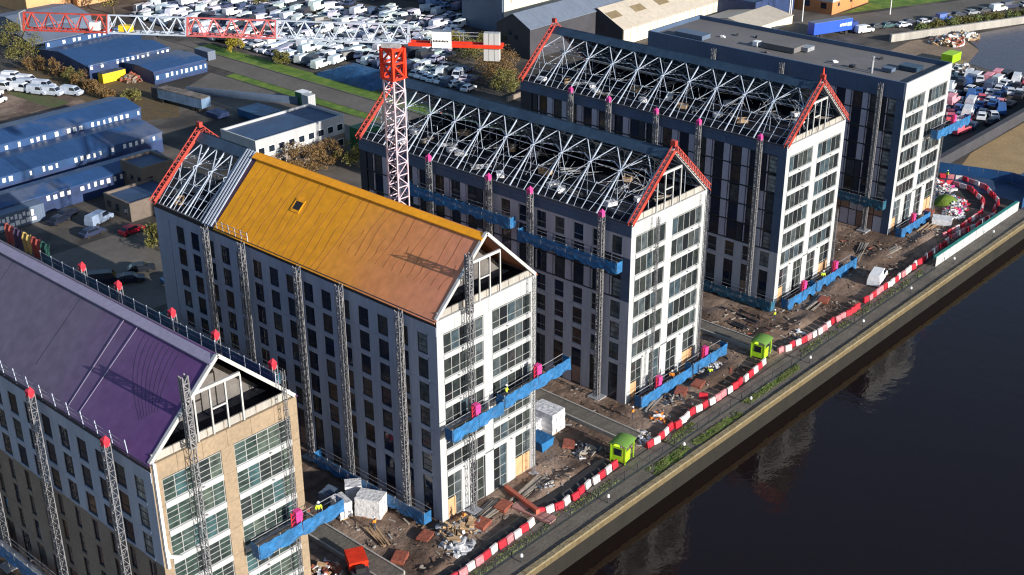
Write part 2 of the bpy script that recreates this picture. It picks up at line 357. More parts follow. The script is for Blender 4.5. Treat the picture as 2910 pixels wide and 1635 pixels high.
# ------------------------------------------------------------------ the five blocks
K = 7.22 / 7.9
PITCH, ZT0, WH, WW, CW = 2.93, 22.95, 2.32, 1.62, 3.08
def window_meshes(mat_frame, mat_glass, w, h, axis, nx=1, nz=2, dep=.10):
    """frame with mullions, and one pane mesh; origin bottom centre; axis 'x' = facade faces -x"""
    f = MB(); t = .07
    def bx(a0, a1, z0, z1, d0, d1):
        if axis == 'x': f.box(d0, d1, a0, a1, z0, z1)
        else: f.box(a0, a1, d0, d1, z0, z1)
    d0, d1 = .08, .08 + dep
    bx(-w / 2, -w / 2 + t, 0, h, d0, d1); bx(w / 2 - t, w / 2, 0, h, d0, d1)
    bx(-w / 2 + t, w / 2 - t, 0, t, d0, d1); bx(-w / 2 + t, w / 2 - t, h - t, h, d0, d1)
    for i in range(1, nx):
        c = -w / 2 + w * i / nx; bx(c - t * .5, c + t * .5, t, h - t, d0 + .01, d1 - .01)
    for j in range(1, nz):
        c = h * (j / nz if nz > 2 else .36); bx(-w / 2 + t, w / 2 - t, c - .025, c + .025, d0 + .015, d1 - .015)
    fm = f.mesh('window', mat_frame)
    pw = (w - 2 * t) / nx
    p = MB()
    if axis == 'x': p.box(.135, .16, -pw / 2 + .01, pw / 2 - .01, t, h - t)
    else: p.box(-pw / 2 + .01, pw / 2 - .01, .135, .16, t, h - t)
    return fm, p.mesh('pane', mat_glass), [(-w / 2 + t) + pw * (i + .5) for i in range(nx)]
def put_window(wm, parent, loc, axis):
    f = inst('window', wm[0], parent, loc)
    for c in wm[2]: inst('pane', wm[1], f, (0, c, 0) if axis == 'x' else (c, 0, 0))
    return f

SW_corner = window_meshes(m['frame_dark'], m['glass_corner_reflect'], WW, WH, 'x', 1, 3)
SW_dark = window_meshes(m['frame_dark'], m['glass_side'], WW, WH, 'x', 1, 2)
SW_tall = window_meshes(m['frame_dark'], m['glass_side'], WW, 5.1, 'x', 1, 3)
SW_grey = window_meshes(m['frame_grey'], m['glass_side'], WW, WH, 'x', 1, 2)
SW_nar = window_meshes(m['frame_dark'], m['glass_side'], .95, WH, 'x', 1, 1)
SW_full = window_meshes(m['frame_dark'], m['glass_side'], 1.55, 2.55, 'x', 1, 1)
SW_fullc = window_meshes(m['frame_dark'], m['glass_corner_reflect'], 1.55, 2.55, 'x', 1, 4)
GWid = {}
def gable_win(w, h, nx, nz, gl, fr):
    k = (round(w, 2), h, nx, nz, gl, fr)
    if k not in GWid: GWid[k] = window_meshes(m[fr], m[gl], w, h, 'y', nx, nz)
    return GWid[k]
PM = {}
def pmesh(name, mat, axis, w, h, th=.22, j=.012):
    k = (name, mat, axis, round(w, 3), round(h, 3), th)
    if k not in PM:
        PM[k] = (MB().box(.22 - th, .22, -w / 2 + j, w / 2 - j, j, h - j) if axis == 'x' else MB().box(-w / 2 + j, w / 2 - j, .22 - th, .22, j, h - j)).mesh(name, m[mat])
    return PM[k]

def side_facade(b, L, style, W):
    ncol = int((L - 1.4) / CW); y0 = 2.1
    zb = [ZT0 - PITCH * r - WH for r in range(6)]      # window bottoms
    zfl = [23.25] + [ZT0 - PITCH * r - WH - .22 for r in range(6)]    # storey joints
    zfl.append(0.0)
    def kind(c, r): return style(c, r)
    # corner pier panels
    for r in range(7):
        h = zfl[r] - zfl[r + 1]; k = kind(0, min(r, 6)); mat = {'light': 'grey_panel', 'warm': 'grey_panel_warm', 'tan': 'tan_side', 'dark': 'parapet_navy', 'brown': 'parapet_navy'}[k]
        inst('corner_panel', pmesh('corner_panel', mat, 'x', 1.4 - .0, h), b, (0, .7, zfl[r + 1]))
    for c in range(ncol):
        yc = y0 + CW * c
        for r in range(7):
            k = kind(c, r); h = zfl[r] - zfl[r + 1]; zf = zfl[r + 1]; py = yc + CW / 2; pw = CW - WW
            if r < 6:
                if k in ('light', 'warm', 'tan'):
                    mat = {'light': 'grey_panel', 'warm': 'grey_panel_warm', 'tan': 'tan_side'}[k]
                    wm = SW_nar if k == 'tan' else (SW_grey if k == 'warm' else SW_dark); ww = .95 if k == 'tan' else WW
                    zw = zf + .22
                    put_window(SW_corner if c == 0 and k != 'tan' else wm, b, (0, yc, zw), 'x')
                    inst('cladding_panel', pmesh('cladding_panel', mat, 'x', CW - ww, h), b, (0, py, zf))
                    inst('spandrel_panel', pmesh('spandrel_panel', mat, 'x', ww, h - WH - .22), b, (0, yc, zf + .22 + WH))
                    inst('sill_panel', pmesh('sill_panel', mat, 'x', ww, .22, .25), b, (0, yc, zf))
                else:
                    put_window(SW_fullc if c == 0 else SW_full, b, (0, yc - .1, zf + .2), 'x')
                    lc = 'lilac_panel' if (c * 5 + r // 2) % 7 else 'dark_panel'
                    if k == 'brown': lc = 'brown_panel' if c % 2 else 'lilac_panel'
                    inst('cladding_panel', pmesh('cladding_panel', lc, 'x', 1.0, h - .22), b, (0, py + .06, zf + .2))
                    inst('window_jamb', pmesh('window_jamb', 'lilac_panel', 'x', .13, h - .3, .26), b, (0, py - .70, zf + .22))
                    inst('floor_band', pmesh('floor_band', 'frame_dark', 'x', CW, .2, .18), b, (0, yc + CW / 2 - .7 * 0, zf))
            else:
                if k == 'brown':
                    for kk in range(2):
                        zz = zf + kk * h / 2
                        inst('cladding_panel', pmesh('cladding_panel', 'brown_panel' if (c + kk) % 2 else 'lilac_panel', 'x', 1.5, h / 2 - .16), b, (0, yc, zz + .14))
                        inst('cladding_panel', pmesh('cladding_panel', 'lilac_panel' if c % 2 else 'brown_panel', 'x', 1.3, h / 2 - .16), b, (0, py, zz + .14))
                else:
                    mat = {'light': 'grey_panel', 'warm': 'grey_panel_warm', 'tan': 'tan_side', 'dark': 'grey_panel'}[k]
                    put_window(SW_tall, b, (0, yc, .25), 'x')
                    inst('cladding_panel', pmesh('cladding_panel', mat, 'x', pw, h), b, (0, py, 0))
                    inst('spandrel_panel', pmesh('spandrel_panel', mat, 'x', WW, h - 5.35), b, (0, yc, 5.35))
                    if (c * 7 + int(L)) % 3 == 0: inst('door_board', pmesh('door_board', 'brown_panel', 'x', WW - .16, 2.4, .13), b, (0, yc, .3))
    yend = y0 + CW * ncol - .7
    if L - yend > .3:
        for r in range(7):
            k = kind(ncol - 1, r); mat = {'light': 'grey_panel', 'warm': 'grey_panel_warm', 'tan': 'tan_side', 'dark': 'dark_panel', 'brown': 'dark_panel'}[k]
            inst('corner_panel', pmesh('corner_panel', mat, 'x', L - yend, zfl[r] - zfl[r + 1]), b, (0, (L + yend) / 2, zfl[r + 1]))

def gable_facade(b, W, pier, span, glass, frame, nz, top=25.0, parap='white_panel'):
    s = W / 15.5; X = [0, .95 * s, 6.95 * s, 8.35 * s, 14.6 * s, W]
    rowz = [23.1 - PITCH * k - 2.1 for k in range(6)]
    for k in range(6):
        zt = rowz[k] + 2.1 + (.38 if k else 0.15); zb_ = rowz[k] - .45; zw_ = rowz[k] - (.22 if k < 5 else 0)
        for a, c in ((0, 1), (2, 3), (4, 5)):
            inst('pier_panel', pmesh('pier_panel', pier, 'y', X[c] - X[a], zt - zb_), b, ((X[a] + X[c]) / 2, 0, zb_))
        for a, c in ((1, 2), (3, 4)):
            wd = X[c] - X[a]
            put_window(gable_win(wd, 2.1 if k == 5 else 2.32, 5, nz, glass, frame), b, ((X[a] + X[c]) / 2, 0, zw_), 'y')
            inst('spandrel_panel', pmesh('spandrel_panel', span, 'y', wd, .61 if k < 5 else .62, .26), b, ((X[a] + X[c]) / 2, 0, rowz[k] - (.83 if k < 5 else .62)))
            o = inst('lifting_bracket', pmesh('lifting_bracket', 'galv', 'y', .22, .12, .5), b, ((X[a] + X[c]) / 2 + random.uniform(-1, 1), 0, rowz[k] - .45))
    # tall ground storey openings
    zb0 = rowz[5] - .62; T = [X[1], 3.15 * s, 4.65 * s, 6.8 * s]; T2 = [X[3], 10.55 * s, 12.0 * s, X[4]]
    for a, c in ((0, X[1]), (T[1], T[2]), (X[2], X[3]), (T2[1], T2[2]), (X[4], W)):
        inst('pier_panel', pmesh('pier_panel', pier, 'y', c - a, zb0 if a not in (0,) and c != W else rowz[5] - .45), b, ((a + c) / 2, 0, 0))
    for i, (a, c) in enumerate(((T[0], T[1]), (T[2], T[3]), (T2[0], T2[1]), (T2[2], T2[3]))):
        put_window(gable_win(c - a, zb0 - .15, 2, 4, glass, frame), b, ((a + c) / 2, 0, .12), 'y')
        if i in (0, 3): inst('door_board', pmesh('door_board', 'ply', 'y', (c - a) * (.55 if i == 0 else .94), 2.5, .13), b, ((a + c) / 2 - (.4 if i == 0 else 0), 0, .14))
    # upstand band
    for i in range(6):
        inst('parapet_panel', pmesh('parapet_panel', parap, 'y', W / 6, top - 23.25, .24), b, (W * (i + .5) / 6, 0, 23.25))

def pitched_geometry(W): return 25.0, W / 2, 25 + 7.22
def slope_pt(W, f, y, far=False, up=0.0):
    """point on the roof slope, f from eave (0) to ridge (1)"""
    x = f * W / 2; z = 25 + 7.22 * f
    nx, nz = -7.22 / math.hypot(7.22, W / 2), (W / 2) / math.hypot(7.22, W / 2)
    x += nx * up; z += nz * up
    return ((W - x) if far else x, y, z)
def slope_sheet(W, f0, f1, y0, y1, th, far=False, up=0.0, ny=1, name='roof_sheet', mat=None, parent=None, sag=0.0):
    mb = MB()
    for i in range(ny):
        a, c = y0 + (y1 - y0) * i / ny, y0 + (y1 - y0) * (i + 1) / ny
        q = [slope_pt(W, f0, a, far, up), slope_pt(W, f1, a, far, up), slope_pt(W, f1, c, far, up), slope_pt(W, f0, c, far, up)]
        q2 = [slope_pt(W, f0, a, far, up - th), slope_pt(W, f1, a, far, up - th), slope_pt(W, f1, c, far, up - th), slope_pt(W, f0, c, far, up - th)]
        mb.add(q + q2, [(0, 1, 2, 3), (7, 6, 5, 4), (0, 4, 5, 1), (1, 5, 6, 2), (2, 6, 7, 3), (3, 7, 4, 0)])
    return mb.build(name, mat, parent)

def ridge_strip(b, W, y0, y1, mat, f0=.915, n=9):
    for i in range(n):
        a, c = y0 + (y1 - y0) * i / n + .01, y0 + (y1 - y0) * (i + 1) / n - .01; mb = MB()
        lo, hi = (lambda y: slope_pt(W, f0, y, up=.36)), (lambda y: slope_pt(W, 1.0, y, up=.12))
        q = [lo(a), hi(a), hi(c), lo(c)]; q2 = [(v[0], v[1], v[2] - .12) for v in q]
        mb.add(q + q2, [(0, 1, 2, 3), (7, 6, 5, 4), (0, 4, 5, 1), (1, 5, 6, 2), (2, 6, 7, 3), (3, 7, 4, 0)]); mb.build('ridge_sheet', mat, b)
def gable_frame(b, W, y=.15, open_=True):
    s = W / 15.5; ws = m['white_steel']
    MB().beam((.1, y, 25.1), (W / 2, y, 32.35), .34, .34).build('rake_beam', m['frame_white'], b)
    MB().beam((W - .1, y, 25.1), (W / 2, y, 32.35), .34, .34).build('rake_beam', m['frame_white'], b)
    xl = (29.7 - 25) / K
    MB().beam((xl, y, 29.75), (9.8 * s, y, 29.75), .22, .3).build('collar_beam', m['frame_white'], b)
    for x in (5.0, 6.6, 8.2, 9.8): MB().beam((x * s, y, 25.0), (x * s, y, 29.65), .15).build('gable_post', m['frame_white'], b)
    MB().beam((6.65 * s, y, 27.5), (8.15 * s, y, 27.5), .15).build('gable_rail', m['frame_white'], b)
    # upstand behind the parapet line
    MB().box(.4, W - .4, .26, .42, 25.0, 25.75).build('upstand', m['concrete'], b)
    for i in range(9): MB().box(.8 + i * (W - 1.6) / 8 - .05, .8 + i * (W - 1.6) / 8 + .05, .2, .26, 25.0, 25.8).build('upstand_batten', m['timber_grey'], b)

def red_truss(b, W, y, nm='edge_truss', full=True):
    rs = m['red_scaf']
    for far in (False, True):
        mb = MB()
        def P(f, up, yy): return Vector(slope_pt(W, f, yy, far, up))
        for up, yy in ((.12, y - .35), (.12, y + .35), (.85, y)):
            mb.beam(P(-.03, up, yy), P(1.02, up, yy), .11)
        n = 14
        for i in range(n):
            f0, f1 = i / n, (i + 1) / n
            for yy in (y - .35, y + .35):
                mb.beam(P(f0, .12, yy), P((f0 + f1) / 2, .85, y), .06); mb.beam(P((f0 + f1) / 2, .85, y), P(f1, .12, yy), .06)
            mb.beam(P(f0, .12, y - .35), P(f0, .12, y + .35), .06)
        if not far: # boarding on the near rake
            q = [P(0, .5, y - .37), P(1.0, .5, y - .37), P(1.0, .12, y - .37), P(0, .12, y - .37)]
            q2 = [v + Vector((0, .04, 0)) for v in q]; mb.add(q + q2, [(0, 1, 2, 3), (7, 6, 5, 4), (0, 4, 5, 1), (1, 5, 6, 2), (2, 6, 7, 3), (3, 7, 4, 0)])
        mb.build(nm, rs, b)
    MB().box(W / 2 - .25, W / 2 + .25, y - .35, y + .35, 32.9, 33.6).build('apex_cap', rs, b)

def open_roof(b, W, y0, y1, spacing=4.8, back=True):
    ws = m['white_steel']; slope_sheet(W, .87, 1.0, y0, y1, .06, False, .22, 1, 'ridge_sheet', m['navy_sheet'], b)
    slope_sheet(W, 0.0, 1.0, y0, y1, .06, True, .22, 1, 'far_slope_sheet', m['navy_sheet'], b)
    n = max(1, round((y1 - y0 - .6) / spacing)); ys = [y0 + .4 + (y1 - y0 - .8) * i / n for i in range(n + 1)]
    sp = ys[1] - ys[0]; rd = random.Random(int(W * 100 + y0))
    for i, y in enumerate(ys):
        MB().beam(slope_pt(W, 0, y), slope_pt(W, .97, y), .12, .16).build('rafter', ws, b)
        MB().beam(slope_pt(W, 0, y, True), slope_pt(W, .97, y, True), .09, .12).build('rafter', ws, b)
        MB().beam((W * .26, y, 29.4), (W * .74, y, 29.4), .07).build('collar_tie', ws, b)
        for xx in (.26, .74): MB().beam((W * xx, y, 25.05), (W * xx, y, 29.4), .06).build('post', ws, b)
    for i in range(n):
        a, c = ys[i], ys[i + 1]; mid = (a + c) / 2
        for far in (False, True):
            k = .105 if not far else .07
            for q in (a, c):
                MB().beam(slope_pt(W, .88, mid, far, .03), slope_pt(W, .60, q, far, .02), k, .1).build('brace', ws, b)
                MB().beam(slope_pt(W, .60, q, far, .0), slope_pt(W, .36, mid + (q - mid) * .1, far, -.06), k * .6, .07).build('brace', ws, b)
            MB().beam(slope_pt(W, .38, mid, far, -.05), slope_pt(W, .0, mid, far, 0), .07).build('common_rafter', ws, b)
            MB().beam(slope_pt(W, .60, a, far, -.05), slope_pt(W, .0, a + sp * .25, far, 0), .05).build('common_rafter', ws, b)
            MB().beam(slope_pt(W, .60, c, far, -.05), slope_pt(W, .0, c - sp * .25, far, 0), .05).build('common_rafter', ws, b)
        MB().beam(slope_pt(W, .60, a, False, -.05), slope_pt(W, .72, mid, False, -.9), .12, .08).build('brace', ws, b)
        MB().beam(slope_pt(W, .72, mid, False, -.9), slope_pt(W, .66, c, False, -.5), .06).build('brace', ws, b)
        MB().beam(slope_pt(W, .36, mid, False, -.05), (W * .60, mid + rd.uniform(-.8, .8), 26.2), .06).build('prop', m['galv'], b)
        for q in range(6):
            p0 = Vector((W * rd.uniform(.15, .85), a + sp * rd.random(), 25.1 + rd.uniform(0, 1))); p1 = Vector((W * rd.uniform(.25, .75), a + sp * rd.random(), rd.uniform(26.5, 30)))
            md = (p0 + p1) / 2 + Vector((rd.uniform(-.5, .5), rd.uniform(-.5, .5), 0)); MB().beam(p0, md, .045).beam(md, p1, .045).build('prop', m['galv'], b)
    for f in (.12, .24, .36, .60): MB().beam(slope_pt(W, f, y0, False, -.1), slope_pt(W, f, y1, False, -.1), .06).build('purlin', ws, b)
    for f in (.3, .6): MB().beam(slope_pt(W, f, y0, True, -.1), slope_pt(W, f, y1, True, -.1), .06).build('purlin', ws, b)
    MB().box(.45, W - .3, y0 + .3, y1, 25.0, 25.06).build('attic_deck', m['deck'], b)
    # loose stuff on the deck
def attic_clutter(bx, by, W, y0, y1, label_block, n):
    kinds = [('timber_pile', m['timber_grey'], 'timber'), ('sheet_stack', m['white'], 'sheets'), ('bundle', m['wrap'], 'bundle'), ('steel_pile', m['galv'], 'steel'), ('crate', m['timber'], 'crate')]
    adj = {'timber_pile': 'pile of grey timbers', 'sheet_stack': 'low stack of white boards', 'bundle': 'wrapped bundle', 'steel_pile': 'heap of loose steel bars', 'crate': 'brown open crate'}
    for i in range(n):
        nm, mt, ct = kinds[i % 5]; x = bx + random.uniform(1.6, W - 2.2); y = by + y0 + (y1 - y0) * (i + .5) / n
        mb = MB(); r = random.uniform(0, 3.1)
        if nm in ('timber_pile', 'steel_pile'):
            for k in range(9): mb.beam((random.uniform(-1.5, -1), random.uniform(-.5, .5), .08 + k * .04), (random.uniform(1, 1.6), random.uniform(-.5, .5), .1 + k * .05), .09)
        elif nm == 'crate':
            for s in (-1, 1): mb.box(-.8, .8, s * .5 - .03, s * .5 + .03, 0, .6); mb.box(s * .8 - .03, s * .8 + .03, -.45, .45, 0, .6)
            mb.box(-.75, .75, -.45, .45, 0, .06)
        else:
            for k in range(4): mb.box(-.7 + random.uniform(-.1, .1), .7, -.5, .5 + random.uniform(-.1, .1), k * .14, k * .14 + .12)
        o = mb.build(nm, mt, None, (x, y, 25.07), r)
        tag(o, f'{adj[nm]} on the attic floor of the {label_block}', ct, f'loose {adj[nm]} lying on the attic floor of the {label_block}')

def mk_block(name, x, y, W, L, label):
    b = empty('apartment_block', (x, y, 0)); tag(b, label, 'building', 'gabled apartment blocks under construction'); return b
def shell(b, W, L, top=25.0, mat='joint'):
    MB().box(.23, W - .25, .23, L - .25, 0, top - .02).build('core_wall', m[mat], b)
    MB().box(W - .25, W, .05, L - .05, 0, top - .01).build('far_wall', m['grey_panel'], b)
    MB().box(.05, W - .26, L - .24, L - .01, 0, top - .015).build('rear_wall', m['grey_panel'], b)
def eaves(b, W, L, mat='eave_dark', top=25.0):
    n = 10
    for i in range(n):
        a, c = L * i / n, L * (i + 1) / n
        MB().box(-.06, .24, a + .02, c - .02, 23.27, 24.3).build('fascia_panel', m['grey_panel'] if mat == 'eave_dark' else m[mat], b)
        MB().box(-.02, .24, a + .01, c - .01, 24.32, top - .02).build('gutter_gap_panel', m['eave_dark'] if mat == 'eave_dark' else m[mat], b)  # with eave_dark the gutter colour also paints the shaded gap under the roof edge
    MB().box(-.18, .0, 0, L, 24.9, 25.05).build('eave_rail', m['steel_dark'], b)

AX, AY, BX_, BY_, CX, CY, DX, DY, EX, EY = -34.75, -1.1, 0, 0, 33.8, .8, 70.8, 1.9, 106.7, 2.2
WA, WB, WC, WD, WE = 15.6, 15.5, 15.8, 16.3, 16.2
LA, LB, LC, LD, LE = 62, 50.4, 49.0, 50.0, 50.7

# --- block A: purple roof, buff brick
A = mk_block('A', AX, AY, WA, LA, 'nearest block with purple membrane roof and buff brick gable')
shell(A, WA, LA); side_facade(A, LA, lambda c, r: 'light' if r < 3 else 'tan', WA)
gable_facade(A, WA, 'tan', 'white_panel', 'glass_green', 'frame_grey', 4, parap='tan')
eaves(A, WA, LA); gable_frame(A, WA)
slope_sheet(WA, -.02, .93, .0, LA, .08, False, .1, 1, 'roof_membrane', m['purple_mem'], A)
ridge_strip(A, WA, 0, LA, m['purple_strip'])
slope_sheet(WA, -.02, 1.0, .0, LA, .08, True, .1, 1, 'far_slope_sheet', m['purple_mem'], A)
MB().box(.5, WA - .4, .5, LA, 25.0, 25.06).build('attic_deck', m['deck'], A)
MB().prism([(1.2, 25.1), (WA - 1.2, 25.1), (WA / 2, 31.5)], 'y', 4.0, 4.15).build('attic_partition', m['concrete_dark'], A)
for (y1_, y2_) in ((13.1, 13.2), (10.9, 11.4)):
    MB().beam(slope_pt(WA, .95, y1_, up=.2), slope_pt(WA, .06, y2_, up=.16), .06, .04).build('roof_strap', m['purple_strip'], A)
for yy in (20.4, 33): MB().beam(slope_pt(WA, .9, yy, up=.11), slope_pt(WA, .2, yy + .2, up=.11), .03, .02).build('membrane_seam', m['frame_dark'], A)
for i in range(8):
    pts = [Vector(slope_pt(WA, .88 - .62 * k / 7 * (1 - i * .03), 9.6 - i * .75 - (k / 7) ** 2 * (5.5 - i * .55), up=.105)) for k in range(8)]
    pts = [p_ for p_ in pts if p_.y > .15]; mb = MB()
    for p_, q_ in zip(pts, pts[1:]): mb.beam(p_, q_, .022, .015)
    mb.build('membrane_seam', m['frame_dark'], A)
# white downpipe on the gable corner
pp = MB()
for p, q in (((.25, -.22, 25.2), (.25, -.22, 16.6)), ((.25, -.22, 16.6), (.5, -.3, 15.6)), ((.5, -.3, 15.6), (1.7, -.32, 14.9)), ((.25, -.22, 16.6), (.3, -.22, 14.4))): pp.beam(p, q, .26)
pp.build('downpipe', m['white'], A)

# --- block B: orange roof
B = mk_block('B', BX_, BY_, WB, LB, 'second block from the near end with orange membrane roof and white gable')
shell(B, WB, LB); side_facade(B, LB, lambda c, r: 'light', WB)
gable_facade(B, WB, 'white_panel', 'white_panel', 'glass_gable', 'frame_grey', 2)
eaves(B, WB, LB); gable_frame(B, WB)
slope_sheet(WB, -.03, .93, .0, 37.6, .08, False, .1, 1, 'roof_membrane', m['orange_mem'], B)
ridge_strip(B, WB, 0, 38.4, m['yellow_strip'])
slope_sheet(WB, -.02, 1.0, .0, 38.0, .08, True, .1, 1, 'far_slope_sheet', m['orange_mem'], B)
sm = M('membrane_seam', (.36, .13, .04), .6)
for i in range(30):
    yy = 1.3 + i * 1.2 + random.uniform(-.1, .1); mb = MB(); pts = []
    f1_ = .93 if i % 3 else .6
    for k in range(9):
        f = .3 * (i < 14) + (f1_ - .3 * (i < 14)) * k / 8; pts.append(Vector(slope_pt(WB, f, yy + .16 * math.sin(k * .9 + i) + .5 * (1 - k / 8), up=.105)))
    for k in range(8): mb.beam(pts[k], pts[k + 1], .04, .03)
    mb.build('membrane_seam', sm, B)
for i in range(4):
    yy = 38.2 + i * .52; MB().beam(slope_pt(WB, -.02, yy, up=.14), slope_pt(WB, 1.0, yy + .4, up=.14), .22, .12).build('roof_batten', m['white_steel'], B)
slope_sheet(WB, 0, 1.0, 37.6, 40.2, .05, False, .05, 1, 'batten_underlay', M('dark_plum_sheet', (.06, .02, .05), .6), B)
# hatch
hh = MB(); 
for (f0, f1, ya, yb) in ((.5, .53, 26.3, 27.7), (.63, .66, 26.3, 27.7), (.5, .66, 26.2, 26.35), (.5, .66, 27.6, 27.75)):
    q = [slope_pt(WB, f0, ya, up=.17), slope_pt(WB, f1, ya, up=.17), slope_pt(WB, f1, yb, up=.17), slope_pt(WB, f0, yb, up=.17)]
    q2 = [slope_pt(WB, f0, ya, up=.1), slope_pt(WB, f1, ya, up=.1), slope_pt(WB, f1, yb, up=.1), slope_pt(WB, f0, yb, up=.1)]
    hh.add(q + q2, [(0, 1, 2, 3), (7, 6, 5, 4), (0, 4, 5, 1), (1, 5, 6, 2), (2, 6, 7, 3), (3, 7, 4, 0)])
hh.build('hatch_frame', m['orange_mem'], B); slope_sheet(WB, .515, .645, 26.3, 27.7, .03, False, .14, 1, 'hatch_shade_sheet', m['black'], B)  # black sheet paints the dark hole, the membrane below is uncut
open_roof(B, WB, 40.2, LB, 3.4); red_truss(B, WB, LB - .3)
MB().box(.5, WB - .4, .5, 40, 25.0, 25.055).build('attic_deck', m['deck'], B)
MB().prism([(1.2, 25.1), (WB - 1.2, 25.1), (WB / 2, 31.5)], 'y', 4.0, 4.15).build('attic_partition', m['concrete_dark'], B)

# --- blocks C and D: open steel roofs
Cb = mk_block('C', CX, CY, WC, LC, 'middle block with open white roof steelwork and red rake scaffold')
shell(Cb, WC, LC); side_facade(Cb, LC, lambda c, r: 'warm' if r < 1 and c < 7 else ('dark' if r < 3 else 'warm'), WC)
gable_facade(Cb, WC, 'white_panel', 'white_panel', 'glass_gable', 'frame_grey', 1)
eaves(Cb, WC, LC, 'parapet_navy'); gable_frame(Cb, WC); open_roof(Cb, WC, .3, LC); red_truss(Cb, WC, .0); red_truss(Cb, WC, LC - .2)
Db = mk_block('D', DX, DY, WD, LD, 'fourth block from the near end with open roof steelwork and dark glazed side')
shell(Db, WD, LD); side_facade(Db, LD, lambda c, r: 'dark' if r < 5 else 'warm', WD)
gable_facade(Db, WD, 'white_panel', 'white_panel', 'glass_gable', 'frame_grey', 1)
eaves(Db, WD, LD, 'parapet_navy'); gable_frame(Db, WD); open_roof(Db, WD, .3, LD); red_truss(Db, WD, .0); red_truss(Db, WD, LD - .2)
MB().cyl(WD / 2, 0, 33.4, 34.6, .18, .05, 8).build('finial', m['red'], Db)
attic_clutter(CX, CY, WC, 1, LC - 2, 'middle block', 24); attic_clutter(DX, DY, WD, 1, LD - 2, 'fourth block', 22); attic_clutter(0, 41, WB, 0, 8.5, 'orange-roofed block', 6)

# --- block E: flat roof
Eb = mk_block('E', EX, EY, WE, LE, 'farthest block with flat grey roof and white panelled end')
shell(Eb, WE, LE, 25.3); side_facade(Eb, LE, lambda c, r: 'brown' if r > 5 else 'dark', WE)
gable_facade(Eb, WE, 'white_panel', 'white_panel', 'glass_gable', 'frame_grey', 1, top=26.1)
for i in range(12):
    a, c = LE * i / 12, LE * (i + 1) / 12; MB().box(-.08, .24, a + .015 + (.25 if i == 0 else 0), c - .015, 23.27, 26.1).build('parapet_panel', m['parapet_navy'], Eb)
MB().box(.24, WE - .26, .25, LE - .26, 25.3, 25.36).build('roof_deck', m['flat_roof'], Eb)
MB().box(WE - .25, WE, .02, LE, 25.3, 26.1).build('parapet_far', m['parapet_navy'], Eb); MB().box(.26, WE - .26, LE - .24, LE, 25.35, 26.1).build('parapet_rear', m['parapet_navy'], Eb)
def roof_unit(x, y, w, l, h, mt, nm, lab, cat):
    mb = MB(); mb.box(-w / 2, w / 2, -l / 2, l / 2, .15, h)
    for sx in (-1, 1):
        for sy in (-1, 1): mb.box(sx * w * .4 - .06, sx * w * .4 + .06, sy * l * .4 - .06, sy * l * .4 + .06, 0, .15)
    mb.box(-w / 2 - .05, w / 2 + .05, -l / 2 - .05, l / 2 + .05, h, h + .06); n = int(l / .35)
    for i in range(n): mb.box(-w / 2 - .03, -w / 2, -l / 2 + (i + .2) * l / n, -l / 2 + (i + .7) * l / n, .3, h - .1)
    o = mb.build(nm, mt, None, (EX + x, EY + y, 25.37)); tag(o, lab, cat); return o
roof_unit(7.2, 27, 3.2, 6.5, 1.0, m['flat_roof'], 'lift_overrun', 'long low grey plant housing at the middle of the flat roof', 'plant housing')
roof_unit(9.0, 23.2, 2.2, 1.6, .8, m['galv'], 'air_handling_unit', 'pale metal air handling box beside the plant housing on the flat roof', 'roof unit')
roof_unit(6.0, 31.5, 1.2, 1.0, .9, m['white'], 'air_handling_unit', 'white roof unit behind the plant housing on the flat roof', 'roof unit')
roof_unit(6.5, 6.5, 1.4, 1.8, .7, m['slate'], 'roof_crate', 'blue-grey crate near the white end of the flat roof', 'crate')
roof_unit(9.8, 4.2, 2.4, 3.2, .8, m['navy_sheet'], 'tarpaulin_bundle', 'navy tarpaulin bundle against the white end parapet', 'bundle')
roof_unit(3.6, 43.5, 2.6, 6.0, .9, m['slate'], 'rooflight_box', 'blue-grey rooflight box at the rear of the flat roof', 'rooflight')
roof_unit(5.0, 12.2, .9, .9, .4, m['steel_dark'], 'vent_cowl', 'small dark vent by itself on the flat roof', 'vent')
for i, (x, y) in enumerate(((4.0, 8.2), (4.9, 8.6))):
    o = MB().cyl(0, 0, 0, 1.9 + .5 * i, .18, .15, 10).cyl(0, 0, 1.9 + .5 * i, 2.05 + .5 * i, .28, .28, 10).build('vent_pipe', m['galv'], None, (EX + x, EY + y, 25.37)); tag(o, ('shorter' if i == 0 else 'taller') + ' of two grey vent pipes near the white end of the flat roof', 'vent pipe')
for i in range(9):
    x, y = random.uniform(2, 14), random.uniform(10, 48); o = MB().box(-.4, .4, -.25, .25, 0, .22).box(-.1, .5, -.3, .1, .22, .35).build('roof_debris', m['white'] if i % 2 else m['steel_dark'], None, (EX + x, EY + y, 25.37), random.random() * 3)
    tag(o, 'small ' + ('white' if i % 2 else 'black') + ' offcut lying on the flat roof', 'offcut', ('white' if i % 2 else 'black') + ' offcuts on the flat roof')

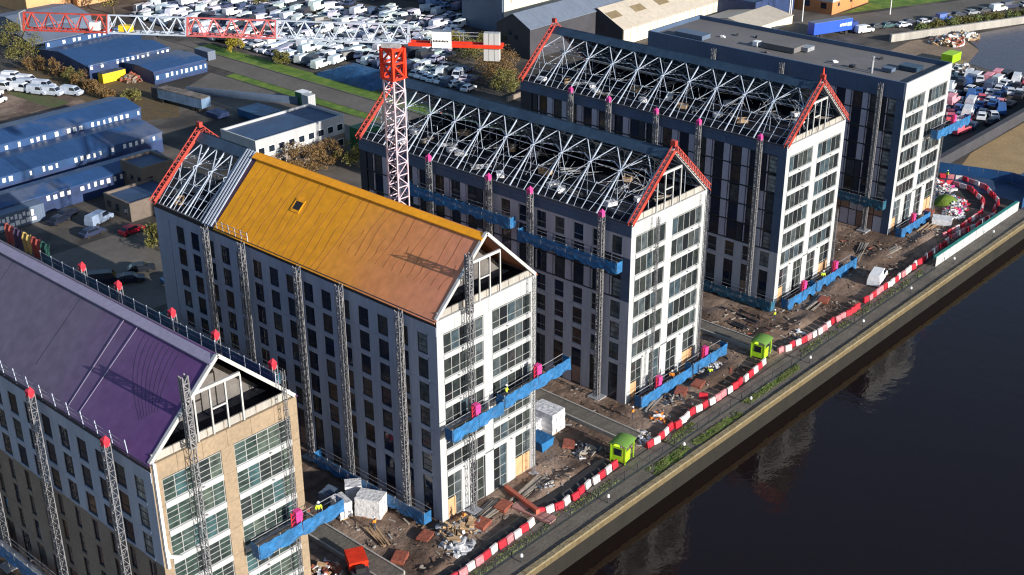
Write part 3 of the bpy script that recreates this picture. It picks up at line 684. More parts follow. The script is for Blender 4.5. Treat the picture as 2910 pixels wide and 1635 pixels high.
# ------------------------------------------------------------------ mast climbers: lattice masts and blue work platforms
def lattice_mb(h, s=.5, step=.75, t=.07, z0=0.0):
    mb = MB(); c = [(-s / 2, -s / 2), (s / 2, -s / 2), (s / 2, s / 2), (-s / 2, s / 2)]
    for x, y in c: mb.beam((x, y, z0), (x, y, z0 + h), t)
    n = int(h / step)
    for i in range(n):
        z = z0 + i * h / n; z2 = z0 + (i + 1) * h / n
        for k in range(4):
            a, d = c[k], c[(k + 1) % 4]
            mb.beam((*a, z), (*d, z), t * .7)
            mb.beam((*a, z) if i % 2 else (*d, z), (*d, z2) if i % 2 else (*a, z2), t * .6)
    return mb
mast_me = lattice_mb(25.6, .58, .9, .08).mesh('mast', m['mast_steel']); 
capb = MB().box(-.3, .3, -.3, .3, 25.3, 25.95); capb.add([(-.3, -.3, 25.95), (.3, -.3, 25.95), (.3, .3, 25.95), (-.3, .3, 25.95), (.1, 0, 26.3)], [(0, 1, 4), (1, 2, 4), (2, 3, 4), (3, 0, 4)])
cap_red = capb.mesh('mast_head', m['red_plastic']); cap_pink = capb.mesh('mast_head', m['pink'])
sheet_me = MB().box(.06, .12, -.36, .36, .3, 24.6).mesh('mast_sheeting', m['sheeting']); upper_me = lattice_mb(5.4, .7, .5, .12, 20.2).mesh('upper_tower', m['mast_steel'])
base_me = MB().box(-.9, .9, -.9, .9, .02, .3).mesh('mast_base', m['galv'])
def mast(x, y, label, group, cap=None, sz=1.0, z=0, sx=1.0, sheet_=False):
    o = empty('climbing_mast', (x, y, z)); o.scale = (sx, sx, sz); tag(o, label, 'mast', group)
    inst('mast', mast_me, o); inst('mast_base', base_me, o)
    if cap: inst('mast_head', cap, o)
    if sheet_: inst('mast_sheeting', sheet_me, o)
    if sz > 1.2: inst('upper_tower', upper_me, o)
    return o
blk = {'A': ('purple-roofed block', AX, AY), 'B': ('orange-roofed block', 0, 0), 'C': ('middle block', CX, CY), 'D': ('fourth block', DX, DY), 'E': ('flat-roofed block', EX, EY)}
order = ['nearest the gable', 'second from the gable', 'third from the gable', 'fourth from the gable', 'nearest the rear', 'sixth']
for key, ys, cap in (('B', [4.6, 14, 21.2, 31.3, 38.4], None), ('C', [4.7, 16.3, 23.5, 34.6], cap_pink), ('D', [5.8, 16.2, 23.9, 32.9, 40.5], cap_pink), ('A', [4, 16.5, 28.5], cap_red), ('E', [6.1, 24.3, 38], None)):
    nm, bx, by = blk[key]
    for i, y in enumerate(ys):
        mast(bx - .95, y, f'grey lattice mast on the shaded side of the {nm}, {order[i]}', 'climbing masts on the long sides', cap, 1.0 if key != 'B' else .985, 0, 1.0, key != 'A')
for i, y in enumerate([3.1, 12, 19.3, 29.1, 36.2]):
    mast(AX + WA + .75, y, f'red-topped mast rising behind the purple roof, {order[i]}', 'climbing masts on the long sides', cap_red, 1.03)
# masts on the gables
for (x, y, sz, lab) in ((BX_ + 3.9, BY_ - 1.0, 1.235, 'left mast on the gable of the orange-roofed block'), (BX_ + 14.0, BY_ - 1.0, 1.0, 'right mast on the gable of the orange-roofed block'),
                        (CX + 4.0, CY - 1, .98, 'left mast on the gable of the middle block'), (AX + 3.6, AY - 1, 1.27, 'left mast on the buff brick gable, taller than the eave'), (AX + 13.6, AY - 1, 1.13, 'right mast on the buff brick gable'),
                        (CX + 14.4, CY - 1, .98, 'right mast on the gable of the middle block'), (DX + 14.9, DY - 1, .45, 'half-height mast on the gable of the fourth block'), (EX + 14.0, EY - 1, .66, 'mast at the right of the flat-roofed block end')):
    mast(x, y, lab, 'climbing masts on the gables', None, sz, 0, .8 if sz > 1.2 else .5)

def platform(x0, x1, yc, z, axis, label, mt='blue_net', drive=(), tilt=0.0, hgt_=1.0, dp=1.1, ragged=False):
    """work platform from x0 to x1 along 'x' (in front of a gable) or along 'y' (beside a long side)"""
    o = empty('work_platform', ((x0 + x1) / 2, yc, z) if axis == 'x' else (yc, (x0 + x1) / 2, z), 0 if axis == 'x' else math.pi / 2)
    tag(o, label, 'work platform', 'blue netted work platforms on the masts'); L = x1 - x0
    if tilt: o.rotation_euler.y = -tilt
    MB().box(-L / 2, L / 2, -dp / 2, dp / 2, -.12, 0).box(-L / 2, L / 2, -.2, .2, -.55, -.12).build('deck', m['galv'], o)
    s_out = -1 if axis == 'x' else 1
    # netting: wavy sheet hung on the outside and at both ends
    def net(p0, p1, nm='guard_net'):
        n = max(2, int((Vector(p1) - Vector(p0)).length / .5)); vs = []; fs = []
        for i in range(n + 1):
            q = Vector(p0).lerp(Vector(p1), i / n); dd = Vector((q.y * 0, s_out, 0))
            for zz in (-.48 - .16 * math.sin(i * 1.3) * (1 + ragged * 2), -.1, .45, hgt_ + .06 * math.sin(i * 2.3)):
                off = .06 * math.sin(i * 1.9 + zz * 4) + (.1 * math.sin(i * .5) if zz < 0 else 0)
                vs.append((q.x, q.y + s_out * (.03 + abs(off)), zz))
        for i in range(n):
            for k in range(3): a = i * 4 + k; fs.append((a, a + 4, a + 5, a + 1))
        me = bpy.data.meshes.new(nm); me.from_pydata(vs, [], fs); me.materials.append(m[mt]); ob = inst(nm, me, o)
        md = ob.modifiers.new('thick', 'SOLIDIFY'); md.thickness = .03
    nseg = max(1, round(L / 4.5))
    for i in range(nseg):
        a, c = -L / 2 + L * i / nseg + .04, -L / 2 + L * (i + 1) / nseg - .04
        net((a, s_out * dp / 2, 0), (c, s_out * dp / 2, 0))
    for s in (-1, 1): MB().box(s * L / 2 - .03 + s * .02, s * L / 2 + .03 + s * .02, -dp / 2, dp / 2, -.5, hgt_ - .05).build('end_net', m[mt], o)
    for i in range(nseg * 2 + 1):
        xx_ = -L / 2 + L * i / (nseg * 2); MB().beam((xx_, s_out * dp / 2 * .9, 0), (xx_, s_out * dp / 2 * .9, hgt_ + .15), .06).build('guard_post', m['galv'], o)
    for zz in (.55, 1.1): MB().beam((-L / 2, -s_out * dp / 2, zz), (L / 2, -s_out * dp / 2, zz), .05).build('hand_rail', m['galv'], o)
    for dx in drive:
        q = dx - (x0 + x1) / 2
        mb = MB().box(q - .36, q + .36, -.3, .3, .0, 2.1).box(q - .42, q + .42, -.36, .36, .4, .55).box(q - .42, q + .42, -.36, .36, 1.55, 1.7); mb.build('drive_unit', m['pink'], o)
        lt = MB()
        for k in range(5): lt.beam((q - .95, s_out * .3, k * .5), (q - .55, s_out * .3, k * .5 + .25), .07)
        lt.beam((q - .95, s_out * .3, 0), (q - .95, s_out * .3, 2.4), .08); lt.build('access_ladder', m['red_plastic'], o)
    return o
G = 'gable'
platform(BX_ - .3, BX_ + 7.6, BY_ - 1.7, 12.2, 'x', 'left blue platform across the white gable of the orange-roofed block', drive=(BX_ + 3.9,), tilt=.02)
platform(BX_ + 7.8, BX_ + 18.9, BY_ - 1.7, 12.9, 'x', 'right blue platform overhanging the corner of the orange-roofed block', drive=(BX_ + 13.9,), tilt=.035)
platform(AX + 8.3, AX + 18.4, AY - 1.7, 12.3, 'x', 'blue platform sticking out past the buff brick gable', drive=(AX + 13.3,), tilt=.0)
platform(CX + .3, CX + 11.3, CY - 1.8, .9, 'x', 'left blue platform at the foot of the middle block gable', drive=(CX + 4.6,))
platform(CX + 11.6, CX + 19.6, CY - 1.8, 1.1, 'x', 'right blue platform at the foot of the middle block gable', drive=(CX + 15.0,))
platform(DX + .2, DX + 8.0, DY - 1.8, .9, 'x', 'left blue platform at the foot of the fourth block gable', drive=(DX + 5.4,), ragged=True)
platform(DX + 8.3, DX + 20.5, DY - 1.8, 1.0, 'x', 'right blue platform at the foot of the fourth block gable', drive=(DX + 14.6,), ragged=True)
platform(EX + .2, EX + 10.5, EY - 1.8, .8, 'x', 'blue platform at the foot of the flat-roofed block end', drive=(EX + 5.2,), ragged=True)
platform(EX + 9.0, EX + 21.5, EY - 1.7, 15.4, 'x', 'high blue platform overhanging the end of the flat-roofed block', drive=(EX + 16.0,), tilt=-.02)
platform(.6, 19.0, BX_ - 1.7, 1.3, 'y', 'navy netted platform low on the shaded side of the orange-roofed block', 'blue_net')
platform(25.0, 49.0, BX_ - 1.7, 9.6, 'y', 'teal netted platform halfway up the shaded side of the orange-roofed block', 'teal_net')
platform(1.2, 17.2, CX - 1.7, 19.6, 'y', 'blue netted platform high on the side of the middle block, river end', 'blue_net')
platform(18.6, 38.0, CX - 1.7, 20.7, 'y', 'blue netted platform high on the side of the middle block, rear end', 'blue_net')
platform(1.0, 16.5, DX - 1.7, .9, 'y', 'teal netted platform at the foot of the fourth block side', 'teal_net')
platform(2.6, 15.0, EX - 1.7, 5.6, 'y', 'teal netted platform low on the side of the flat-roofed block', 'teal_net')
platform(14.0, 34.0, AX - 1.7, 3.5, 'y', 'navy netted platform low on the side of the purple-roofed block', 'blue_net')

# guard rails on the purple roof eaves
def guard_rail(x, y0, y1, z, label, net=None, lean=0.0, n=12, h=1.25):
    o = empty('guard_rail', (x, y0, z)); tag(o, label, 'guard rail'); L = y1 - y0
    pm = MB().beam((0, 0, -.3), (lean, 0, h), .07).mesh('rail_post', m['white_steel'])
    for i in range(n + 1): inst('rail_post', pm, o, (0, L * i / n, 0))
    for zz in (.55, 1.1): MB().beam((lean * zz, 0, zz), (lean * zz, L, zz), .045).build('rail', m['galv'], o)
    if net:
        for i in range(n): MB().box(-.015, .015, L * i / n + .1, L * (i + 1) / n - .1, -.2, 1.0).build('net_panel', m[net], o)
guard_rail(AX + WA + .15, 2, 44, 25.1, 'netted guard rail along the far eave behind the purple roof', 'teal_net', n=18)
guard_rail(AX - .1, 2, 30, 25.0, 'thin guard rail along the near eave of the purple roof', n=12, lean=-.15, h=1.4)
guard_rail(BX_ - .1, 31, 37, 25.0, 'short guard rail at the rear of the orange roof eave', n=5, lean=-.1, h=1.2)
for i, (col, nm) in enumerate((((.38, .09, .07), 'red'), ((.08, .05, .10), 'plum'), ((.55, .38, .12), 'yellow'), ((.35, .07, .05), 'scarlet'), ((.02, .09, .07), 'dark green'))):
    n = 8; mb = MB(); vs = []; fs = []
    for a in range(n + 1):
        for k in range(4): vs.append((.12 * math.sin(a * 1.4 + k) + (.25 if k == 0 else 0), a * .22, [1.7, 1.1, .4, -.6][k] + .08 * math.sin(a * 2.1)))
    for a in range(n):
        for k in range(3): fs.append((a * 4 + k, a * 4 + 4 + k, a * 4 + 5 + k, a * 4 + 1 + k))
    me = bpy.data.meshes.new('tarpaulin'); me.from_pydata(vs, [], fs); me.materials.append(m['matt'])
    o = inst('tarpaulin', me, None, (AX + WA + .35, 50.5 - i * 2.0, 25.6), col=col); o.modifiers.new('t', 'SOLIDIFY').thickness = .04
    tag(o, f'{nm} tarpaulin hung on the far eave rail behind the purple roof', 'tarpaulin')

# ------------------------------------------------------------------ tower crane
cr = empty('tower_crane', (24.1, 31.2, 0)); tag(cr, 'red and white flat-top tower crane between the orange-roofed and middle blocks', 'crane')
lattice_mb(39.4, 1.8, 1.55, .17).build('mast', m['pink_steel'], cr)
mt = lattice_mb(4.0, 2.0, 2.0, .34, 39.4); mt.box(-1.03, -.75, -1.03, -.75, 39.5, 43.3); mt.box(.75, 1.03, -1.03, -.75, 39.5, 43.3); mt.box(-1.05, 1.05, -1.05, 1.05, 42.9, 43.35); mt.build('slewing_section', m['red'], cr)
MB().box(-2.0, 2.0, -2.0, 2.0, -.0, .9).build('crane_base', m['concrete'], cr)
JA = math.atan2(41, -27.4)
def jib(s0, s1, mat, parent=cr, h=2.1, wd=1.35, nm='jib_section', z=44.0, infill=False):
    mb = MB(); n = max(2, round((s1 - s0) / 2.35)); z1 = z + h
    for a, zz in ((-wd / 2, z), (wd / 2, z)): mb.beam((s0, a, zz), (s1 - .05, a, zz), .16, .18)
    mb.beam((s0, 0, z1), (s1 - .05, 0, z1), .17)
    for i in range(n):
        a, c = s0 + (s1 - s0) * i / n, s0 + (s1 - s0) * (i + 1) / n; md = (a + c) / 2
        for w2 in (-wd / 2, wd / 2):
            mb.beam((a, w2, z), (md, 0, z1), .11); mb.beam((md, 0, z1), (c, w2, z), .11)
        mb.beam((a, -wd / 2, z), (a, wd / 2, z), .1); mb.beam((a, -wd / 2, z), (c, wd / 2, z), .07)
    for w2 in (-wd / 2, wd / 2): mb.beam((s1 - .12, w2, z), (s1 - .12, 0, z1), .18); mb.beam((s0 + .08, w2, z), (s0 + .08, 0, z1), .18)
    o = mb.build(nm, mat, parent); o.rotation_euler = (0, 0, JA); return o
jib(-2.2, 14.6, m['white_steel']); jib(14.6, 26.2, M('faded_red_jib', (.55, .13, .13), .5, .25, 1.0)); jib(26.2, 36.6, m['white_steel']); jib(36.6, 48.0, m['red_scaf'])
for nm, mb, mt_ in (('counter_jib', MB().box(-13.8, -2.2, -.8, -.5, 43.7, 44.1).box(-13.8, -2.2, .5, .8, 43.7, 44.1).box(-13.8, -2.2, -.5, .5, 43.75, 43.85), m['red']),
                   ('counterweight', MB().box(-13.4, -12.8, -.45, .49, 42.1, 45.5).box(-12.74, -12.14, -.45, .49, 42.1, 45.5).box(-12.08, -11.48, -.45, .49, 42.1, 45.5), m['white_panel']),
                   ('walkway_rail', MB().beam((-11, -.8, 45.2), (-2.2, -.8, 45.2), .06).beam((-11, .8, 45.2), (-2.2, .8, 45.2), .06).beam((-8.8, -.8, 44.1), (-8.8, -.8, 45.2), .06).beam((-5, -.8, 44.1), (-5, -.8, 45.2), .06).beam((-5, .8, 44.1), (-5, .8, 45.2), .06), m['galv']),
                   ('cab', MB().box(-1.2, 1.2, -1.0, 1.0, 43.4, 43.98), m['galv']),
                   ('jib_end_frame', MB().beam((48.1, -.75, 43.9), (48.1, -.75, 46.2), .12).beam((48.1, .75, 43.9), (48.1, .75, 46.2), .12).beam((48.1, -.75, 46.2), (48.1, .75, 46.2), .12), m['galv']),
                   ('trolley', MB().box(30.5, 32.2, -.7, .7, 43.3, 43.7), m['steel_dark']), ('winch', MB().box(37.8, 39.0, -.5, .5, 44.2, 45.2), m['white']), ('winch_drum', MB().box(33.6, 35.2, -.45, .45, 44.15, 44.9), m['yellow'])):
    o = mb.build(nm, mt_, cr); o.rotation_euler = (0, 0, JA)
sg = MB().box(-7.6, -5.2, .86, .92, 43.6, 45.6).box(-7.65, -5.15, .84, .94, 45.62, 45.9, 1).build('sign_panel', [m['white'], m['slate']], cr); sg.rotation_euler = (0, 0, JA)
lt_ = MB(); xx = -7.2
sg2 = MB()
for i, wd_ in enumerate((.16, .1, .14, .2, .1, .16, .12, .2, .1, .15)): sg2.box(xx, xx + wd_, .925, .935, 44.35, 44.52 + .05 * (i % 2)); xx += wd_ + .05
s2 = sg2.build('sign_lettering', m['black'], sg)

# ------------------------------------------------------------------ quayside things
bar_mb = MB().prism([(-.28, 0), (.28, 0), (.2, .35), (.12, .95), (-.12, .95), (-.2, .35)], 'x', .02, 1.16).box(.2, .45, -.3, .3, .0, .12).box(.75, 1.0, -.3, .3, .0, .12)
m['pink_plastic'] = M('faded_barrier_plastic', (.62, .22, .24), .55, .3, 2); barP = bar_mb.mesh('barrier', m['pink_plastic']); barR = bar_mb.mesh('barrier', m['red_plastic']); barW = bar_mb.mesh('barrier', m['white_plastic'])
def barrier_run(pts, where, pat=(1, 0, 1, 0, 1, 1, 0, 0, 1, 0, 1, 0, 0, 1, 0, 1, 1, 0)):
    d = 0; k = 0
    for (a, c) in zip(pts, pts[1:]):
        a, c = Vector((*a, 0)), Vector((*c, 0)); L = (c - a).length; n = max(1, int(L / 1.2)); r = math.atan2(c.y - a.y, c.x - a.x)
        for i in range(n):
            q = a.lerp(c, i / n); red = pat[k % len(pat)]; k += 1
            fade = random.random() < .16; cw_ = 'faded pink' if fade else ('red' if red else 'white')
            o = inst('plastic_barrier', barP if fade else (barR if red else barW), None, (q.x, q.y + random.uniform(-.12, .12), .04), r + random.uniform(-.16, .16)); o.rotation_euler.x = random.uniform(-.06, .06)
            o.scale = (1, 1, random.uniform(.78, .9)); tag(o, f'{cw_} plastic barrier in the run {where}', 'barrier', f'{cw_} barriers {where}')
barrier_run([(-12, -7.9), (-3, -7.8), (6.9, -7.5)], 'below the orange-roofed block, nearest part')
barrier_run([(8.2, -6.4), (9, -7.2), (11.5, -7.7), (17, -7.4), (22.2, -7.0)], 'ending at the nearer green cabin')
barrier_run([(27.4, -7.5), (37, -6.9), (43.5, -7.3), (49, -7.1), (55.5, -6.6)], 'between the two green cabins')
barrier_run([(41.5, -5.2), (42.6, -7)], 'branching off towards the middle block', (1,))
barrier_run([(58.8, -6.4), (66, -7.5), (74, -7.4)], 'beyond the farther green cabin')
barrier_run([(74, -7.4), (79.3, -7.6)], 'of plain red between two striped runs', (1,))
barrier_run([(81.0, -7.4), (90.6, -7.3), (99, -7.0), (107, -6.7)], 'below the flat-roofed block')
barrier_run([(107, -6.7), (112.6, -6.3), (119.3, -7.2), (126.6, -7.3), (133.3, -5.3), (138.5, -.6), (140.0, 4.4), (138.4, 8.4)], 'curving round the end of the site', (1, 1, 0))
barrier_run([(112, -5.0), (119, -5.6), (126, -5.4), (131.5, -3.4), (135.6, .6), (136.4, 4.6), (134, 8.2)], 'on the inner side of the curve', (1, 1, 1, 0))

fence = empty('site_fence', (-14, -9.6, 0)); tag(fence, 'low dark wire fence along the quay path', 'fence')
pm = MB().beam((0, 0, 0), (0, 0, 1.15), .09).mesh('fence_post', m['steel_dark'])
for i in range(47): inst('fence_post', pm, fence, (i * 2.45, 0, 0))
for zz in (.3, .6, .85, 1.1): MB().beam((0, 0, zz), (112.7, 0, zz), .035).build('fence_wire', m['steel_dark'], fence)
bl_post = MB().cyl(0, 0, 0, .82, .07, .07, 8).mesh('post', m['steel_dark']); bl_head = MB().cyl(0, 0, .82, 1.1, .17, .15, 10).cyl(0, 0, 1.1, 1.16, .10, .06, 10).mesh('lamp_head', m['white'])
for i in range(9):
    x = .7 + 14.66 * i
    o = empty('bollard_light', (x, -11.05, 0)); tag(o, ['white-headed bollard light nearest the camera on the quay', 'bollard light on the quay below the near green cabin', 'bollard light just past the near green cabin', 'bollard light by the grass strip below the middle block', 'bollard light on the quay below the far green cabin', 'bollard light beyond the far green cabin', 'bollard light below the white car by the barriers', 'bollard light on the quay just before the teal hoarding', 'bollard light on the quay below the teal hoarding'][i], 'bollard light', 'bollard lights along the quay')
    inst('post', bl_post, o); inst('lamp_head', bl_head, o)
ho = empty('hoarding', (100.2, -9.4, 0)); tag(ho, 'white hoarding with a teal inner face curving along the far quay', 'hoarding')
hp = MB().box(.02, 2.4, -.07, -.01, .05, 1.7).mesh('hoarding_panel', m['white_panel']); hb = MB().box(.02, 2.4, .0, .5, 1.35, 1.75).mesh('hoarding_brace_board', M('teal_board', (.02, .22, .19), .6))
for i in range(13): inst('hoarding_panel', hp, ho, (i * 2.44, 0, 0)); inst('top_board', hb, ho, (i * 2.44, 0, 0))

def green_cabin(x, y, rz, label):
    o = empty('site_cabin', (x, y, 0), rz); tag(o, label, 'cabin', 'lime green cabins by the barriers')
    for sx in (-1, 1):
        for sy in (-1, 1): MB().beam((sx * 1.1, sy * .95, 0), (sx * 1.1, sy * .95, 2.5), .14).build('corner_post', m['lime'], o)
    rb = MB(); n = 8; prof = [(1.3 * math.sin(a), 2.45 + .55 * (math.cos(a * 1.0) - .35)) for a in [-1.1 + 2.2 * i / n for i in range(n + 1)]]
    prof2 = prof + [(x_, z_ - .07) for x_, z_ in reversed(prof)]; rb.prism([(p[0], p[1]) for p in prof2], 'x', -1.35, 1.35); rb.build('canopy', m['lime_dark'], o)
    MB().box(-1.1, 1.1, .93, .99, .3, 2.3).build('back_panel', m['lime'], o); MB().box(-1.14, -1.06, -.9, .9, .3, 2.2).build('side_panel', m['lime'], o)
    MB().box(-1.0, .2, -1.0, -.92, .3, 1.7).build('front_panel', m['lime'], o); MB().box(-1.0, 1.0, -.85, .85, .12, .3).build('floor', m['steel_dark'], o)
    for sy in (-.7, .7): MB().cyl(0, 0, 0, .5, .12, .12, 8).build('foot', m['black'], o, (.9, sy, -.2))
    MB().box(-.4, .4, -.3, .3, .3, .95).box(-.4, -.28, -.3, .3, .95, 1.5).build('seat', m['black'], o)
    MB().box(-1.17, -1.13, -.5, .5, 1.1, 2.0).build('window', m['glass_car'], o)
green_cabin(23.6, -6.6, 0.2, 'lime green canopied cabin at the near end of the second barrier run')
green_cabin(56.7, -4.9, 0.15, 'lime green canopied cabin beside the kerbed track of the middle block')

def stack(x, y, w, l, h, rz, mt, nm, label, cat, group=None, layers=5, jit=.08, z=.1):
    o = empty(nm, (x, y, z), rz); tag(o, label, cat, group)
    for k in range(layers):
        a = h * k / layers; nb = 3 if w > 1.5 else 2
        for j in range(nb):
            MB().box(-w / 2 + w * j / nb + .02 + random.uniform(0, jit), -w / 2 + w * (j + 1) / nb - .02, -l / 2 + random.uniform(-jit, jit), l / 2 + random.uniform(-jit, jit), a + .02 + (.12 if k == 0 else 0), a + h / layers).build('pack', m[mt], o)
    MB().box(-w / 2, w / 2, -l / 2, l / 2, 0, .12).build('pallet', m['timber'], o)
stack(22.9, 4.6, 2.6, 3.6, 2.9, .05, 'wrap', 'wrapped_stack', 'tall white wrapped stack beside the white gable of the orange-roofed block', 'stack')
stack(20.6, 5.4, 1.6, 2.4, 2.0, .3, 'wrap', 'wrapped_stack', 'shorter white stack tucked against the orange-roofed block', 'stack')
stack(27, 12, 1.5, 2.0, 1.8, .1, 'wrap', 'wrapped_stack', 'small pale stack by the track behind the tall wrapped stack', 'stack')
stack(-4.0, 7.2, 2.2, 3.0, 2.5, .45, 'wrap', 'wrapped_stack', 'big white board stack left of the orange-roofed block', 'stack', layers=3)
stack(-6.3, 9.6, 1.6, 2.2, 2.1, -.2, 'wrap', 'wrapped_stack', 'white sack stack leaning beside the big white board stack', 'stack')
stack(-3.4, 10.8, 1.8, 1.8, 2.2, .9, 'wrap', 'wrapped_stack', 'rearmost white bundle between the purple and orange roofs', 'stack')
stack(-5.6, 12.6, 2.0, 1.4, 1.5, .2, 'slate', 'wrapped_stack', 'dark grey bundle behind the white stacks', 'stack')
stack(117.4, -2.3, 2.6, 3.2, 1.1, .4, 'wrap', 'panel_stack', 'white slatted panels laid out below the flat-roofed block', 'stack', layers=3)
bn = MB().prism([(-.9, 0), (.9, 0), (1.15, 1.3), (-1.15, 1.3)], 'y', -1.3, 1.3).build('blue_skip', M('blue_skip_paint', (.02, .16, .38), .5), None, (19.0, 2.4, .1)); tag(bn, 'small blue skip at the right corner of the orange-roofed block', 'skip'); MB().box(-1.2, 1.2, -1.35, 1.35, 1.3, 1.4).build('rim', m['blue_net'], bn)

# rubble, timber, brick packs, spoil: each its own thing
def spot(x): return 'orange-roofed' if x < 27 else ('middle' if x < 58 else ('fourth' if x < 94 else 'flat-roofed'))
def brick_pack(x, y, rz, lab, mt='brick', w=1.3, l=1.0, h=.8):
    o = empty('brick_pack', (x, y, .15), rz); tag(o, lab, 'brick pack')
    for i in range(4):
        for k in range(3): MB().box(-w / 2 + w * i / 4 + .01, -w / 2 + w * (i + 1) / 4 - .01, -l / 2 + random.uniform(-.05, .05), l / 2, h * k / 3 + .01, h * (k + 1) / 3).build('brick_layer', m[mt], o)
bp = [(-3.2, -.6, .3, 'rust-red brick pack by the wire baskets near the white stacks'), (2.6, -3.5, .2, 'rust-red brick pack below the plywood door of the orange-roofed block'), (-7.6, -1.2, .5, 'rust-red brick pack beside the kerb of the near track'), (6.6, -3.0, .2, 'square red brick pack standing near the dark trench'),
      (41, -2.8, .4, 'red brick pack in front of the middle block platform'), (44, -3.4, .2, 'red brick pack nearest the barriers at the middle block'), (77.4, -2.8, .3, 'red brick pack alone in front of the fourth block'), (120.5, 1.5, .2, 'orange brick pack at the corner of the flat-roofed block'), (21.4, -.2, .6, 'dark red brick pack by the blue skip'), (-9.5, 13, .2, 'red brick pack behind the white stacks')]
for q in bp: brick_pack(*q, w=1.9, l=1.4, h=.45)
def pile(x, y, r, h, n, mats, nm, lab, cat, sz=(.15, .5), stuff=False):
    mb = MB()
    for i in range(n):
        a = random.uniform(0, 6.28); d = r * math.sqrt(random.random()); zz = max(0, h * (1 - d / r)) * random.uniform(.6, 1); s = random.uniform(*sz)
        p = Vector((d * math.cos(a), d * math.sin(a), zz)); e = Vector((random.uniform(-1, 1), random.uniform(-1, 1), random.uniform(-.4, .4))).normalized() * s
        mb.beam(p - e, p + e, s * random.uniform(.4, .9), s * random.uniform(.3, .8), mi=random.randrange(len(mats)))
    o = mb.build(nm, [m[k] for k in mats], None, (x, y, .1)); tag(o, lab, cat); return o
def planks(x, y, rz, n, L, mt, lab, w=1.6):
    o = empty('plank_stack', (x, y, .14), rz); tag(o, lab, 'planks')
    for i in range(n):
        a = random.uniform(-w / 2, w / 2); MB().beam((-L / 2 + random.uniform(-.3, .3), a, .06 + .07 * (i % 4)), (L / 2 + random.uniform(-.3, .3), a + random.uniform(-.5, .5), .06 + .07 * (i % 4)), .22, .06).build('plank', m[mt], o)
pile(-.9, -1.4, 1.8, .9, 60, ['steel_dark', 'galv', 'timber'], 'scrap_heap', 'heap of dark baskets and wire in front of the near stacks', 'heap')
pile(-2.2, -4.2, 1.8, .8, 60, ['wrap', 'galv', 'timber'], 'scrap_heap', 'tangle of pale frames and bags by the dark trench', 'heap', (.2, .8))
pile(1.4, 3.0 - 5.2, 1.4, .6, 40, ['timber', 'galv'], 'timber_heap', 'loose timber offcuts below the orange-roofed gable', 'heap', (.3, .9))
pile(12.5, -4.2, 1.5, .7, 60, ['wrap', 'galv', 'earth'], 'rubble_heap', 'pale rubble heap beside the long spoil bank', 'heap')
pile(21.8, -2.6, 1.8, .6, 50, ['steel_dark', 'wrap', 'timber_grey'], 'scrap_heap', 'dark scrap heap behind the nearer green cabin', 'heap')
pile(34.0, -4.4, 1.4, .6, 50, ['wrap', 'earth', 'orange'], 'rubble_heap', 'heap with an orange bag near the barriers of the middle block', 'heap')
pile(29.0, -5.6, 1.2, .5, 40, ['wrap', 'timber_grey'], 'rubble_heap', 'small pale heap beside the start of the striped barriers', 'heap')
pile(39, -3.2, 1.6, .5, 60, ['earth', 'steel_dark', 'concrete'], 'rubble_heap', 'brown rubble heap under the middle block platform', 'heap')
pile(49, -2.2, 2.2, .5, 90, ['earth', 'concrete', 'wrap'], 'rubble_heap', 'wide rubble heap right of the middle block gable', 'heap')
pile(65.5, -6, 1.3, .5, 50, ['wrap', 'timber'], 'rubble_heap', 'pale rubble beside the barriers beyond the far green cabin', 'heap')
pile(91, -4.6, 1.5, .6, 50, ['timber', 'steel_dark', 'brick'], 'scrap_heap', 'brown scrap heap near the white car by the barriers', 'heap')
pile(112, -3.0, 2, .5, 60, ['earth', 'timber_grey'], 'rubble_heap', 'brown rubble heap below the flat-roofed block platform', 'heap')
for i in range(14):
    t_ = i / 13; x = 134.5 - 12 * t_ + random.uniform(-1.5, 1.5); y = 6.5 - 9 * t_ + random.uniform(-1.5, 1.5)
    pile(x, y, 1.9, 1.1, 40, [['wrap', 'pink', 'concrete'], ['wrap', 'white', 'timber_grey'], ['wrap', 'red_plastic', 'slate']][i % 3], 'rubble_bag_heap', ['heap of pale sacks and pink sheeting', 'heap of white sacks and grey boards', 'heap of pale sacks with red scraps'][i % 3] + (' inside the curved barriers, by the blue fence' if i < 7 else ' inside the curved barriers, by the green mound'), 'heap', (.25, .6))['group'] = f'sack heaps of kind {["pink", "white", "red"][i % 3]} in the curve, ' + ('fence side' if i < 7 else 'mound side')
gm = rough_sheet('green_mound', 123.8, 129.0, -1.2, 3.6, .3, m['grass'], 1.5, .2, kind='thing', fn=lambda x, y: 1.5 * max(0, 1 - math.hypot((x - 126.4) / 2.6, (y - 1.2) / 2.4) ** 2)); tag(gm, 'small bright green mound at the corner of the flat-roofed block', 'mound')
